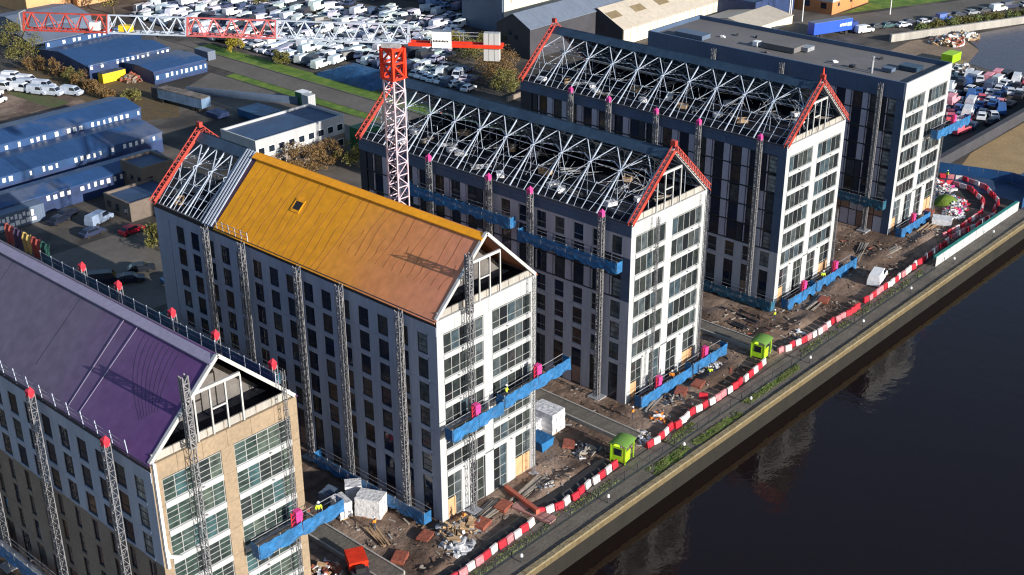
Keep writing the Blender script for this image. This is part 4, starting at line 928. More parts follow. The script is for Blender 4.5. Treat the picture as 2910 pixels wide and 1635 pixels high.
for (x, y, rz, n, L, mt_, lab) in ((-.6, 1.5 - 3.6, .9, 9, 3.2, 'timber', 'splayed pale planks between the wire baskets and the orange-roofed gable'), (4.2, -2.2, .12, 12, 5.5, 'timber_grey', 'long boards laid across the mud below the plywood door'), (11.0, -3.2, .1, 12, 6.5, 'timber_grey', 'grey boards edging the earth bank by the red ramp'),
                             (-7.0, 3.5, 1.3, 8, 4, 'timber', 'timber lengths beside the near kerbed track'), (36.5, -1.5, .2, 10, 5, 'timber_grey', 'boards laid at the left foot of the middle block'), (62.5, 4.5, 1.5, 9, 7, 'steel_dark', 'black pipes lying between the middle and fourth blocks'), (64.8, 4.0, 1.5, 8, 7, 'steel_dark', 'second bundle of black pipes next to the fourth block'),
                             (76, -2.3, .1, 9, 6, 'timber_grey', 'grey boards below the fourth block platform'), (97, 2, .3, 10, 8, 'timber_grey', 'pale boards spread between the fourth and flat-roofed blocks'), (99.5, -1.6, -.1, 10, 7, 'timber_grey', 'boards on the mud in front of the flat-roofed block corner'), (113.5, .2 - 1.6, .1, 8, 5, 'timber', 'brown planks under the flat-roofed block platform'),
                             (-13.5, -.6, 1.2, 8, 4, 'timber', 'pale plank bundle beyond the near kerbed track'), (-9.0, 17, 1.4, 8, 5, 'brick', 'red-brown boards behind the white stacks'), (20.5, 7.8 + 3, 1.5, 8, 4, 'timber_grey', 'boards lying behind the tall wrapped stack')):
    planks(x, y, rz, n, L, mt_, lab)
rr = MB(); rr.prism([(-3.2, 0), (3.2, 0), (3.2, .9), (-3.2, .5)], 'x', -.25, .25); o = rr.build('ramp_wall', M('red_board', (.42, .10, .06), .7), None, (8.8, -3.8, .1), 1.35 + math.pi / 2 - .02); tag(o, 'rusty red board wall running down to the trench', 'wall')
o = MB().box(-.7, .7, -2.6, 2.6, 0, .3).build('concrete_ramp', M('pink_concrete', (.36, .18, .16), .8), None, (8.1, -6.3, .1), .1); tag(o, 'pinkish concrete ramp beside the red barriers', 'ramp')
tr = MB().prism([(-1.0, 0), (1.0, 0), (.5, .42), (-.5, .42)], 'x', -7, 7).build('membrane_roll', m['eave_dark'], None, (14.6, -5.9, .1), .03); tag(tr, 'long black sheeted bank behind the striped barriers', 'bank')
tr = MB().prism([(-.8, 0), (.8, 0), (.4, .35), (-.4, .35)], 'x', -8, 8).build('membrane_roll', m['eave_dark'], None, (-1.5, -6.4, .1), .04); tag(tr, 'black sheeted bank near the bottom edge of the site', 'bank')
ch = MB(); rc_ = random.Random(11)
for i in range(2400):
    x, y = rc_.uniform(-14, 127), rc_.uniform(-6.6, 9)
    inb = any(bx - .3 < x < bx + 16.6 and y > by - .2 for bx, by in ((AX, AY), (0, 0), (CX, CY), (DX, DY), (EX, EY)))
    if inb or hgt(x * .5 + 40, y * .5) < -.03: continue
    s_ = rc_.uniform(.05, .22) * (1.6 if rc_.random() < .05 else 1); a = rc_.uniform(0, 3.14); z = .2 + hgt(x, y) + site_fn(x, y)
    d_ = Vector((math.cos(a), math.sin(a), rc_.uniform(-.2, .2))) * s_ * rc_.choice([1, 1, 2.5]); p_ = Vector((x, y, max(.06, z)))
    ch.beam(p_ - d_, p_ + d_, s_, s_ * .6, mi=rc_.choice([0, 0, 0, 0, 0, 1, 2, 2]) if rc_.random() > .03 else 3)
tag(ch.build('site_rubble', [m['earth'], m['concrete'], m['timber_grey'], m['brick']]), 'scattered stones, offcuts and broken brick on the site mud', 'rubble', kind='stuff')
# near-corner things: red digger bucket, brick and barrow beside the purple-roofed block
dg = empty('dumper_truck', (-12.0, .6, .1), -.5); tag(dg, 'site dumper with a bright red skip beside the near track', 'dumper')
MB().prism([(-1.0, 1.0), (1.0, 1.2), (1.25, 2.2), (-1.3, 2.2)], 'x', -1.0, 1.0).build('skip', m['red'], dg); MB().box(-.9, .9, -3.0, -.9, .7, 1.4).build('chassis', m['slate_dark'], dg)
MB().box(-.5, .5, -2.2, -1.5, 1.4, 2.0).build('seat', m['black'], dg)
for sx in (-1, 1):
    for yy in (-2.5, -.2):
        wme = MB(); n = 14
        wme.prism([(.55 * math.cos(2 * math.pi * i / n), .55 + .55 * math.sin(2 * math.pi * i / n)) for i in range(n)], 'x', -.18, .18); wme.build('wheel', m['black'], dg, (sx * 1.05, yy, 0))
pile(-14.5, 3.2, 2.0, 1.0, 70, ['brick', 'timber', 'wrap'], 'rubble_heap', 'heap of pink and buff rubble behind the red dumper', 'heap', (.2, .6))
pile(-15.5, 6.5, 1.6, 1.0, 50, ['slate_dark', 'timber', 'yellow'], 'scrap_heap', 'dark heap with yellow boards right of the buff gable', 'heap', (.2, .6))
pile(-12.5, 19.5, 2.4, 1.6, 90, ['wrap', 'timber', 'galv'], 'scrap_heap', 'heap of pale materials between the purple and orange roofs', 'heap', (.2, .7))
pile(-7.5, 17.5, 1.6, 1.0, 50, ['red_plastic', 'green', 'galv'], 'scrap_heap', 'red and green scrap at the foot of the orange-roofed block', 'heap', (.2, .6))

# ------------------------------------------------------------------ vehicles
def veh_mesh(kind):
    b = MB(); g = MB()
    if kind == 'van':
        L, W2, H = 5.2, .98, 2.05; low = [(-2.6, .35), (2.45, .35), (2.6, .8), (2.5, 1.05), (1.75, 1.2), (-2.6, 1.2)]
        top = [(-2.6, 1.2), (1.75, 1.2), (1.1, 1.95), (.7, 2.08), (-2.45, 2.05)]
    elif kind == 'car':
        L, W2, H = 4.3, .88, 1.4; low = [(-2.1, .3), (2.05, .3), (2.15, .6), (2.0, .78), (1.1, .92), (-1.75, .95), (-2.1, .85)]
        top = [(-1.75, .95), (1.1, .92), (.45, 1.35), (.0, 1.44), (-.9, 1.42), (-1.3, 1.3)]
    else:
        L, W2, H = 5.9, 1.05, 2.6; low = [(-2.9, .4), (2.8, .4), (2.9, .95), (2.7, 1.2), (2.1, 1.3), (-2.9, 1.3)]
        top = [(-2.9, 1.3), (2.1, 1.3), (1.6, 2.1), (1.2, 2.5), (-2.8, 2.6)]
    def loft(prof, w0, w1, z0, z1, mi):
        n = len(prof); vs = []
        for s in (-1, 1):
            for (x, z) in prof:
                f = max(0, min(1, (z - z0) / (z1 - z0))); vs.append((x, s * (w0 + (w1 - w0) * f), z))
        b.add(vs, [tuple(range(n - 1, -1, -1)), tuple(range(n, 2 * n))] + [(i, (i + 1) % n, n + (i + 1) % n, n + i) for i in range(n)], mi)
    loft(low, W2, W2, 0, 1, 0); zt = max(z for _, z in top); zb = min(z for _, z in top); loft(top, W2 - .03, W2 - .2, zb, zt, 0)
    for x in (-L * .31, L * .31):
        for s in (-1, 1):
            n = 10; vs = []
            for y in (s * (W2 - .2), s * (W2 + .02)): vs += [(x + .34 * math.cos(6.2832 * i / n), y, .34 + .34 * math.sin(6.2832 * i / n)) for i in range(n)]
            b.add(vs, [tuple(range(n - 1, -1, -1)), tuple(range(n, 2 * n))] + [(i, (i + 1) % n, n + (i + 1) % n, n + i) for i in range(n)], 1)
    # glazing: windscreen and side strips, 1-2 cm proud
    (xa, za), (xb, zb2) = (top[1], top[2]); wa = W2 - .12; wb = W2 - .25
    nx, nz = (zb2 - za), (xa - xb); l = math.hypot(nx, nz); ox, oz = nx / l * .015, nz / l * .015
    def P(f, w_): return (xa + (xb - xa) * f + ox, w_, za + (zb2 - za) * f + oz)
    g.add([P(.08, -wa), P(.08, wa), P(.92, wb), P(.92, -wb)], [(0, 1, 2, 3)])
    xr = {'van': -.1, 'car': -1.35, 'truck': .3}[kind]; z0, z1 = za + .08 * (zt - zb), zt - .18 * (zt - zb)
    for s in (-1, 1):
        def Y(z): f = (z - zb) / (zt - zb); return s * (W2 - .03 - .17 * f + .015)
        xf = xa - .12; xf2 = xb + (xa - xb) * .25 - .1
        g.add([(xr, Y(z0), z0), (xf, Y(z0), z0), (xf2, Y(z1), z1), (xr + .15, Y(z1), z1)], [(0, 1, 2, 3)])
    if kind == 'car': g.add([(-1.78, -.72, 1.0), (-1.78, .72, 1.0), (-1.34, .62, 1.32), (-1.34, -.62, 1.32)], [(0, 1, 2, 3)])
    me = b.mesh(kind, [m['paint'], m['black']]); ge = g.mesh('glazing', m['glass_car']); return me, ge
VM = {k: veh_mesh(k) for k in ('van', 'car', 'truck')}
def vehicle(kind, x, y, rz, col, label, cat, group=None, z=.02, name=None, tilt=0):
    o = inst(name or {'van': 'van', 'car': 'car', 'truck': 'box_van'}[kind], VM[kind][0], None, (x, y, z), rz, col)
    if tilt: o.rotation_euler = (tilt, tilt * .5, rz)
    inst('glazing', VM[kind][1], o); tag(o, label, cat, group); return o
def inside(x, y, poly):
    c = False; n = len(poly)
    for i in range(n):
        (x1, y1), (x2, y2) = poly[i], poly[(i + 1) % n]
        if (y1 > y) != (y2 > y) and x < (x2 - x1) * (y - y1) / (y2 - y1) + x1: c = not c
    return c
WHITE = (.78, .80, .84)
yard1 = [(109, 152), (107.5, 172), (108.5, 228), (126, 246), (150, 236), (160, 185), (166, 160), (148, 141), (139, 136), (130, 122), (121, 110), (118.5, 116), (120, 140), (119, 150)]
cnt = 0
cols = [(WHITE, 'white'), (WHITE, 'white'), (WHITE, 'white'), (WHITE, 'white'), ((.05, .07, .14), 'navy'), ((.42, .45, .5), 'silver'), ((.04, .04, .05), 'black')]
vcount = {}
def yard_zone(x, y):
    if y > 225: return 'at the very top edge of the photo'
    if y > 205: return 'above the white jib section'
    if y > 190: return 'behind the inner red jib section' if x < 125 else 'towards the maroon warehouse'
    if y > 172: return 'beside the yellow verge tree' if x < 120 else 'above the white jib end'
    if y > 155: return 'along the grass verge' if x < 118 else ('left of the crane mast head' if x < 138 else 'above the counter-jib')
    if y > 138: return 'left of the blue tarpaulin mound' if x < 118 else ('just right of the red slewing section' if x < 134 else 'below the crane sign')
    return 'at the near tip by the ochre tree' if x > 124 else 'behind the rear end of the middle block'
yy = 110.0
while yy < 246:
    xx = 106.0
    while xx < 170:
        x, y = xx + random.uniform(-.35, .35), yy + random.uniform(-.3, .3)
        if inside(x, y, yard1) and random.random() > .04 and cnt < 420:
            col, cn = random.choice(cols) if random.random() < .75 else cols[0]
            k = random.choice(['van', 'van', 'car', 'car', 'truck' if y > 190 else 'car']); kn = {'van': 'van', 'car': 'car', 'truck': 'box van'}[k]
            vcount[(kn, cn)] = vcount.get((kn, cn), 0) + 1
            vehicle(k, x, y, random.gauss(0.15, .22) + (math.pi if random.random() < .4 else 0), tuple(c * random.uniform(.85, 1.05) for c in col), f'{cn} {kn} packed in the salvage yard, {yard_zone(x, y)}', kn, f'{cn} {kn}s in the salvage yard, {yard_zone(x, y)}', name='salvage_' + kn.replace(' ', '_'), z=.02 + (random.uniform(.9, 1.3) if random.random() < .12 else 0)); cnt += 1
        xx += 4.9
    yy += 2.2 if yy < 190 else 2.5
# salvage yard right of the counter-jib, shade painted into the bluish vehicle colours
yy = 152.0
while yy < 215:
    xx = 168.0
    while xx < 200:
        if random.random() < .5:
            col, cn = random.choice([((.2, .3, .5), 'shade-blue'), ((.1, .12, .2), 'shade-navy'), ((.5, .55, .6), 'shade-grey')]); kk = random.choice(['car', 'van']); zn = 'beside the maroon warehouse' if yy > 180 else 'above the counterweight'
            vehicle(kk, xx + random.uniform(-1, 1), yy, random.uniform(-.5, .5), col, f'{cn} {kk} in the shaded rear yard {zn}', kk, f'{cn} {kk}s in the shaded rear yard {zn}', name='shaded_' + kk)
        xx += 6.5
    yy += 4.2
# vans parked at the left edge
lv = [(59.3, 176.3, -1.2), (56.3, 179.4, -1.15), (54.6, 182.5, -1.2), (57.6, 185.3, -1.1), (55.8, 189.0, -1.15), (53.2, 187.2, -1.2), (57.2, 192.0, -1.1), (54.0, 194.2, -1.15), (51.0, 191.5, -1.2), (56.5, 197.2, -1.1), (52.2, 198.8, -1.2), (49.6, 195.5, -1.15), (54.0, 202.5, -1.1), (48.0, 200, -1.2), (50.5, 204.5, -1.1), (46.5, 187.5, .5), (44.5, 182.6, .4)]
for i, (x, y, r) in enumerate(lv):
    vehicle('van', x, y, r, (.52, .57, .66) if i < 5 else WHITE, ['pale blue-grey van parked at the right end beside the brambles', 'blue-grey van second from the brambles', 'blue-grey van half hidden behind its neighbours', 'light blue van at the rear of the group by the brambles', 'light blue van nearest the olive bush'][i] if i < 5 else 'white van in the packed group at the left edge', 'van', 'vans parked at the left edge of the photo')
for i in range(26):
    x, y = random.uniform(25, 52), random.uniform(154, 162) ; 
    pile(x, y, 1.6, 1.2, 26, ['white', 'wrap', 'timber_grey'] if i % 3 else ['timber', 'white', 'black'], 'scrap_pile', 'pale scrap heap behind the long blue sheds', 'heap', (.3, .8))['group'] = 'scrap heaps behind the long blue sheds'
vehicle('truck', 38, 152.5, .15, WHITE, 'white box van parked close behind the long blue shed', 'box van')
vehicle('van', 33, 160, .3, WHITE, 'white van at the left edge above the scrap heaps', 'van')
# car yard on the right
rc = [((.7, .72, .76), 'silver'), ((.04, .12, .35), 'blue'), ((.03, .03, .04), 'black'), ((.75, .12, .16), 'red'), (WHITE, 'white'), ((.6, .62, .66), 'silver'), ((.06, .08, .14), 'navy'), ((.8, .3, .35), 'pink')]
yard2 = [(163, 14), (176, 14), (205, 16), (214, 22), (206, 34), (188, 36), (170, 26)]
yy = 14
while yy < 38:
    xx = 160.0
    while xx < 216:
        x, y = xx + random.uniform(-.5, .5), yy + random.uniform(-.3, .3)
        if inside(x, y, yard2):
            col, cn = rc[random.randrange(2, 7) if x < 176 else random.randrange(8)]
            kk = 'car' if random.random() < .8 else 'van'; zn = ('behind the high blue platform' if y < 20 else ('touching the end wall of the flat-roofed block' if y < 27 else 'below the lime skip')) if x < 192 else ('at the right frame edge' if y < 24 else 'next to the tidal water')
            vehicle(kk, x, y, random.gauss(.2, .2), col, f'{cn} scrap {kk} packed in the right-hand yard {zn}', kk, f'{cn} scrap {kk}s {zn}', name='scrap_' + kk, z=.02 + (random.uniform(.8, 1.3) if random.random() < .2 else 0))
        xx += 4.9
    yy += 2.3
# cars beside the upper right road
pk = [(226, 71.0, (.78, .8, .82), 'van', 'white van parked next to the blue lorry'), (232, 70.6, (.05, .06, .07), 'car', 'black car behind the white van by the upper road'), (235, 69, (.05, .12, .13), 'car', 'dark teal car between the white van and the white saloon'), (238.4, 66.2, WHITE, 'car', 'white saloon in the roadside row above the river wall'), (242, 66.5, (.04, .05, .08), 'car', 'dark car between two white cars above the river wall'),
      (245.2, 63.6, WHITE, 'car', 'white estate car before the blue van above the river wall'), (249, 62.6, (.04, .04, .05), 'car', 'black car just before the small blue van'), (252, 61.2, (.06, .12, .38), 'van', 'small blue van parked above the river wall'), (258.5, 60.4, (.05, .06, .08), 'car', 'dark car right of the small blue van'), (263.5, 58.6, (.3, .32, .35), 'car', 'grey car among the shrubs by the upper road'),
      (268, 57.2, (.08, .08, .09), 'car', 'black car left of the white pickup by the upper road'), (272, 55.0, WHITE, 'van', 'white pickup van by the upper road'), (277, 54.0, (.04, .05, .09), 'van', 'navy van near the right end of the roadside row'), (282.5, 51.4, (.5, .5, .52), 'car', 'silver car second from the right frame edge'), (287.5, 49.5, (.06, .06, .07), 'car', 'black car at the right frame edge')]
for x, y, c_, k, lab in pk: vehicle(k, x, y, -.40, c_, lab, k)
for x, y, r, c_, k, lab in ((15.8, 82.7, -.5, (.012, .014, .022), 'car', 'black car by the yellow kerb near the orange-roofed block'), (12.6, 80.6, -.6, (.01, .013, .03), 'car', 'dark navy car parked second from the yellow kerb'), (9.6, 83.0, -.6, (.01, .014, .03), 'van', 'dark van in deep shade left of the black car'), (17.2, 75.5, -.2, (.03, .09, .2), 'car', 'blue car mostly hidden by the orange-roofed block'),
                           (23.6, 97.4, .1, (.45, .01, .03), 'car', 'crimson car beside the small flat-roofed building'), (22.4, 105.4, .3, (.25, .32, .45), 'van', 'pale blue-grey van in front of the dark building'), (17.8, 110.5, .3, (.015, .02, .04), 'car', 'black car in the shade behind the grey container'), (20.2, 112.2, .3, (.015, .02, .04), 'car', 'second black car in the shade by the blue shed'), (18.6, 101.5, .1, (.03, .04, .09), 'car', 'navy car next to the crimson car'),
                           (89.2, -5.2, .25, WHITE, 'van', 'white van standing inside the barriers of the flat-roofed block'), (248, 92, .3, (.5, .1, .2), 'car', 'red car on the drive of the orange building'), (254, 90.5, .3, (.05, .06, .1), 'car', 'dark car on the drive of the orange building'), (258, 88.5, .3, (.04, .05, .09), 'car', 'black car at the lawn edge by the orange building'),
                           (99, 238, 1.6, (.03, .07, .16), 'car', 'navy car in front of the peach brick building'), (176, 20, .3, (.7, .72, .75), 'truck', 'silver box van at the front of the right-hand salvage yard')):
    vehicle(k, x, y, r, c_, lab, {'car': 'car', 'van': 'van', 'truck': 'box van'}[k])
# blue lorry
lo = empty('lorry', (217.6, 76.2, 0), math.atan2(-3.9, 11)); tag(lo, 'blue box lorry with white lettering behind the flat-roofed block', 'lorry')
MB().box(-6.5, 6.2, -1.25, 1.25, 1.1, 4.1).build('box_body', M('lorry_blue', (.02, .09, .55), .4, .05), lo); MB().box(-6.5, 6.2, -1.25, 1.25, 4.1, 4.16).build('box_roof', m['slate_roof'], lo)
MB().box(6.4, 8.2, -1.2, 1.2, .6, 3.0).build('cab', M('lorry_cab', (.02, .05, .25), .4), lo)
MB().box(8.2, 8.23, -1.0, 1.0, 1.9, 2.8).build('windscreen', m['glass_car'], lo)
for x in (-5, -3.8, 4.5, 7.2):
    for s in (-1, 1):
        wme = MB(); n = 12; wme.prism([(x + .5 * math.cos(6.2832 * i / n), .5 + .5 * math.sin(6.2832 * i / n)) for i in range(n)], 'y', s * 1.0 - .12, s * 1.0 + .12); wme.build('wheel', m['black'], lo)
ll = MB()
for i, (a, c) in enumerate(((2.0, 2.5), (2.6, 3.1), (3.2, 3.5), (3.6, 4.2))): ll.box(a, c, -1.262, -1.252, 2.3 + .1 * (i % 2), 3.0 + .1 * (i % 2))
ll.build('lettering', m['white'], lo); MB().box(4.4, 6.0, -1.262, -1.252, 2.2, 3.2).build('sign_patch', M('lorry_patch', (.35, .48, .80), .5), lo)
# derelict trailer
tl = empty('trailer', (71.2, 150.5, 0), 0.12); tag(tl, 'long weathered blue-grey trailer in the shaded yard', 'trailer')
MB().box(-1.3, 1.3, -7.0, 7.0, .9, 3.0).build('box_body', M('trailer_blue', (.14, .22, .34), .6, .4, .4), tl); MB().box(-1.32, 1.32, -7.02, 7.02, 3.0, 3.2).build('roof', M('mossy_roof', (.16, .13, .11), .9, .6, .8), tl)
MB().box(-1.0, 1.0, 7.1, 9.4, .5, 2.9).build('cab', m['slate_dark'], tl)
for y in (-5.5, -4.2, 6): MB().box(-1.3, 1.3, y - .45, y + .45, 0, .9).build('wheel_set', m['black'], tl)

# ------------------------------------------------------------------ background buildings
def shed(name, x0, x1, y0, y1, ze, zr, roof, wall, label, win=None, clere=False, roofl=False):
    o = empty(name, ((x0 + x1) / 2, (y0 + y1) / 2, 0)); tag(o, label, 'building'); hx, hy = (x1 - x0) / 2, (y1 - y0) / 2
    mb = MB(); mb.prism([(-hy, 0), (hy, 0), (hy, ze), (0, zr), (-hy, ze)], 'x', -hx, hx); mb.build('walls', wall, o)
    n = max(2, int((x1 - x0) / 5))
    for s in (-1, 1):
        for i in range(n):
            a, c = -hx - .2 + (2 * hx + .4) * i / n, -hx - .2 + (2 * hx + .4) * (i + 1) / n
            q = [(a + .015, s * (hy + .25), ze - (zr - ze) * .25 / hy + .06), (c - .015, s * (hy + .25), ze - (zr - ze) * .25 / hy + .06), (c - .015, 0, zr + .06), (a + .015, 0, zr + .06)]
            q2 = [(v[0], v[1], v[2] + .12) for v in q]; mb = MB(); mb.add(q + q2, [(0, 1, 2, 3), (7, 6, 5, 4), (0, 4, 5, 1), (1, 5, 6, 2), (2, 6, 7, 3), (3, 7, 4, 0)]); mb.build('roof_panel', roof, o)
            if roofl and i % 2 == 0:
                def P(f, x_): return (x_, s * hy * (1 - f), ze + (zr - ze) * f + .2)
                q = [P(.45, a + .4), P(.45, c - .2), P(.72, c - .2), P(.72, a + .4)]; q2 = [(v[0], v[1], v[2] + .05) for v in q]; mb = MB(); mb.add(q + q2, [(0, 1, 2, 3), (7, 6, 5, 4), (0, 4, 5, 1), (1, 5, 6, 2), (2, 6, 7, 3), (3, 7, 4, 0)]); mb.build('rooflight', m['brown_light'], o)
    if clere:      # row of pale glazed lights standing along the front eave / mid slope
        nn = int((x1 - x0) / 1.3)
        me = MB().box(-.38, .38, -.06, .06, 0, .95).mesh('clerestory_light', m['white'])
        for cy, cz in clere:
            MB().box(-hx, hx, cy + .06, cy + .5, cz - .3, cz + 1.15).build('clerestory', m['blue_roof_sun_patches'], o)
            for i in [q for q in range(nn) if random.random() > .22]: inst('clerestory_light', me, o, (-hx + (i + .5) * 2 * hx / nn, cy - .02, cz + .08 + random.uniform(-.06, .06)), random.uniform(-.1, .1), scale=(random.uniform(.5, 1), 1, random.uniform(.75, 1)))
    if win:
        for (fx, fz, ww, wh, side) in win:
            wmesh = MB().box(-ww / 2, ww / 2, -.05, .05, 0, wh).mesh('window', m['glass_car'])
            inst('window', wmesh, o, (fx, -hy - .02, fz) if side == 'y' else (-hx - .02, fx, fz), 0 if side == 'y' else math.pi / 2)
    return o
BR, BW = m['blue_roof_sun_patches'], m['blue_wall']
shed('blue_shed', 68, 90, 183, 208, 3.2, 4.6, BR, BW, 'large blue-roofed shed with two rows of white lights at the top left', clere=((-12.45, 2.5), (6.0, 4.6)))
shed('blue_shed', 76, 90.5, 169, 181, 3.0, 3.5, BR, BW, 'lower blue-roofed shed with white lights below its eave, beside the road', clere=((-6.3, 1.2),))
shed('blue_shed', 70, 84, 212, 226, 3.2, 4.6, m['slate_roof'], BW, 'grey-roofed blue shed behind the largest blue shed')
shed('blue_shed', 77, 96, 228, 247, 3.2, 4.6, m['slate_roof'], m['slate'], 'dark slate shed below the crane jib tip')
shed('blue_shed', 5, 54.5, 141, 152, 5.4, 6.4, BR, BW, 'long blue shed with a white clerestory strip at the left edge', clere=((-5.62, 4.15),))
shed('blue_shed', -5, 51, 128.6, 140.6, 3.9, 4.9, BR, BW, 'middle long blue-roofed shed at the left edge', clere=((-6.12, 2.75),))
shed('blue_shed', -5, 44, 116.5, 123.6, 3.2, 3.9, BR, BW, 'lowest long blue-roofed shed at the left edge', clere=((-3.5, 1.9),))
def flat_bldg(name, x0, x1, y0, y1, h, wall, roof, label, parapet=.5, bands=None, wins=(), pmat=None):
    o = empty(name, ((x0 + x1) / 2, (y0 + y1) / 2, 0)); tag(o, label, 'building'); hx, hy = (x1 - x0) / 2, (y1 - y0) / 2
    if bands:
        for (a, c, mm) in bands: MB().box(-hx, hx, -hy, hy, a, c - .01).build('wall_band', mm, o)
    else: MB().box(-hx, hx, -hy, hy, 0, h).build('walls', wall, o)
    pm_ = pmat or wall
    MB().box(-hx + .3, hx - .3, -hy + .3, hy - .3, h, h + .05).build('roof', roof, o)
    MB().box(-hx - .05, hx + .05, -hy - .05, -hy + .28, h, h + parapet).box(-hx - .05, hx + .05, hy - .28, hy + .05, h, h + parapet).box(-hx - .05, -hx + .27, -hy + .29, hy - .29, h, h + parapet).box(hx - .27, hx + .05, -hy + .29, hy - .29, h, h + parapet).build('parapet', pm_, o)
    for (side, n, z, ww, wh, fr) in wins:
        L = (hx if side == 'y' else hy) * 2
        fm = MB().box(-ww / 2 - .1, ww / 2 + .1, -.04, .08, -.1, wh + .1).mesh('window', fr); pm2 = MB().box(-ww / 2, ww / 2, -.08, -.05, 0, wh).mesh('pane', m['glass_car'])
        for i in range(n):
            p = -L / 2 + L * (i + .5) / n
            f = inst('window', fm, o, (p, -hy - .03, z) if side == 'y' else (-hx - .03, -p, z), 0 if side == 'y' else -math.pi / 2); inst('pane', pm2, f)
    return o
flat_bldg('office_building', 54, 75.4, 102.4, 113, 6.8, m['white_panel'], m['navy_roof'], 'two-storey office with white upper band and navy flat roof behind the orange roof', bands=((0, 3.6, m['tan_side']), (3.6, 6.8, m['white_panel'])), wins=(('y', 9, 4.4, 1.3, 1.2, m['white']), ('y', 9, 1.2, 1.3, 1.3, m['white'])))
flat_bldg('brick_building', 34.5, 41, 110, 117, 5, m['brown_wall'], m['navy_roof'], 'small dark brick building with bricked-up windows left of the red scaffold', wins=(('x', 3, 2.6, .7, .9, m['brown_wall']), ('y', 2, 2.6, .7, .9, m['brown_wall'])))
flat_bldg('brick_building', 26.2, 36, 101.5, 109.5, 2.9, m['brown_wall'], m['navy_roof'], 'low flat-roofed brick building beside the crimson car', wins=(('x', 3, 1.2, .8, 1.0, m['slate_dark']),))
flat_bldg('store_building', 106, 130, 252, 290, 9, m['peach_wall'], m['brown_wall'], 'brick building with peach wall at the top left corner', wins=(('x', 6, 6.0, 1.6, 1.6, m['slate_dark']),))
flat_bldg('store_building', 92, 105.5, 254.5, 275, 8.2, m['peach_wall'], m['brown_wall'], 'peach brick wing standing forward at the top left corner', wins=(('x', 4, 5.4, 1.4, 1.4, m['slate_dark']), ('y', 2, 5.4, 1.4, 1.4, m['slate_dark'])))
flat_bldg('dark_warehouse', 176, 205, 178, 200, 9, m['maroon'], m['maroon'], 'dark maroon brick warehouse at the top centre', wins=(('x', 4, 3, 2.4, 3, m['slate_dark']),))
flat_bldg('warehouse', 163, 236, 141, 155.5, 12, m['slate'], m['slate_roof'], 'tall slate-blue warehouse end with a cream long wall', bands=((0, 12, m['slate']),))
MB_ = MB().box(163.5, 235.8, 140.7, 140.95, .2, 12.4).build('clad_wall', m['beige_wall']); tag(MB_, 'cream cladding wall facing the dark gabled warehouse roofs', 'wall')
for i in range(14): o = MB().box(0, .25, -.06, 0, 7.6, 10.4).build('wall_slot', m['slate_dark'], MB_, (166 + i * 4.9, 140.69, 0))
shed('gabled_warehouse', 148.6, 196, 118.6, 129.6, 7.5, 10.4, m['slate_roof'], m['slate_dark'], 'dark gabled warehouse with a slate roof left of the red rake', win=((-1, 4.4, 1.2, 1.0, 'x'), (2.8, 3.6, 1.3, 1.0, 'x'), (1.0, 5.2, 1.2, 1.4, 'x')))
w3 = shed('gabled_warehouse', 174, 234, 110, 126.5, 4.2, 8.2, m['beige_roof'], m['slate_dark'], 'cream-roofed warehouse with brown rooflights and cream side wall', roofl=True)
for i in range(21): MB().box(-29.8 + i * 2.84, -29.8 + i * 2.84 + 2.7, -8.42, -8.27, .1, 4.0).build('wall_panel', m['beige_wall'], w3)
shed('beige_annexe', 203, 222, 90, 106, 2.2, 3.6, m['beige_roof'], m['beige_wall'], 'low beige annexe with a sloping roof behind the flat-roofed block')
flat_bldg('orange_building', 237.5, 258, 87, 108, 6, m['orange_wall'], m['slate_roof'], 'orange and white building above the lawn at the top right', bands=((0, 3.4, m['orange_wall']), (3.4, 6, m['white_panel'])), wins=(('y', 3, 2.0, .8, .8, m['slate_dark']), ('x', 4, 1.5, 1.6, 1.4, m['maroon'])))
flat_bldg('blue_unit', 216, 236, 98, 112, 5, m['blue_wall'], m['navy_roof'], 'navy industrial unit between the cream warehouse and the orange building')
def simple(name, x0, x1, y0, y1, h, mt_, label, cat, lid=None):
    o = empty(name, ((x0 + x1) / 2, (y0 + y1) / 2, 0)); tag(o, label, cat); hx, hy = (x1 - x0) / 2, (y1 - y0) / 2
    MB().box(-hx, hx, -hy, hy, .12, h).build('body', mt_, o); n = max(3, int(hx * 2 / .5))
    rb = MB()
    for i in range(n): rb.box(-hx + (i + .2) * 2 * hx / n, -hx + (i + .6) * 2 * hx / n, -hy - .05, -hy, .25, h - .15)
    rb.build('ribs', mt_, o); MB().box(-hx - .04, hx + .04, -hy - .04, hy + .04, h, h + .1).build('lid', lid or mt_, o)
    for s in (-1, 1): MB().box(s * hx * .8 - .1, s * hx * .8 + .1, -hy, hy, 0, .12).build('skid', m['steel_dark'], o)
    return o
simple('container', 96.2, 98.4, 176.5, 182, 2.2, m['slate_roof'], 'grey container parked on the road edge under the crane jib', 'container')
simple('kiosk', 88.6, 90.8, 131, 134, 2.6, m['green'], 'dark green kiosk with a white roof at the verge end', 'kiosk', m['white'])
simple('kiosk', 87.6, 89.6, 128.4, 130.6, 2.8, m['white_panel'], 'white kiosk next to the dark green one', 'kiosk')
ct = simple('container', 8, 17, 113.6, 117.2, 3.0, m['slate'], 'blue-grey container with white graffiti at the left edge', 'container')
gf = MB()
for i in range(9): gf.box(-4 + i * .75, -4 + i * .75 + .5, -1.87, -1.855, 1.9 - (i % 3) * .2, 2.6 - (i % 2) * .2)
for i in range(7): gf.box(-4 + i * 1.0, -4 + i * 1.0 + .8, -1.87, -1.855, .6, 1.25 + (i % 2) * .2)
gf.build('graffiti', m['white'], ct)
simple('lime_skip', 212.6, 217.4, 40.6, 43.4, 2.0, m['lime'], 'lime green skip on the foreshore beyond the flat roof', 'skip')
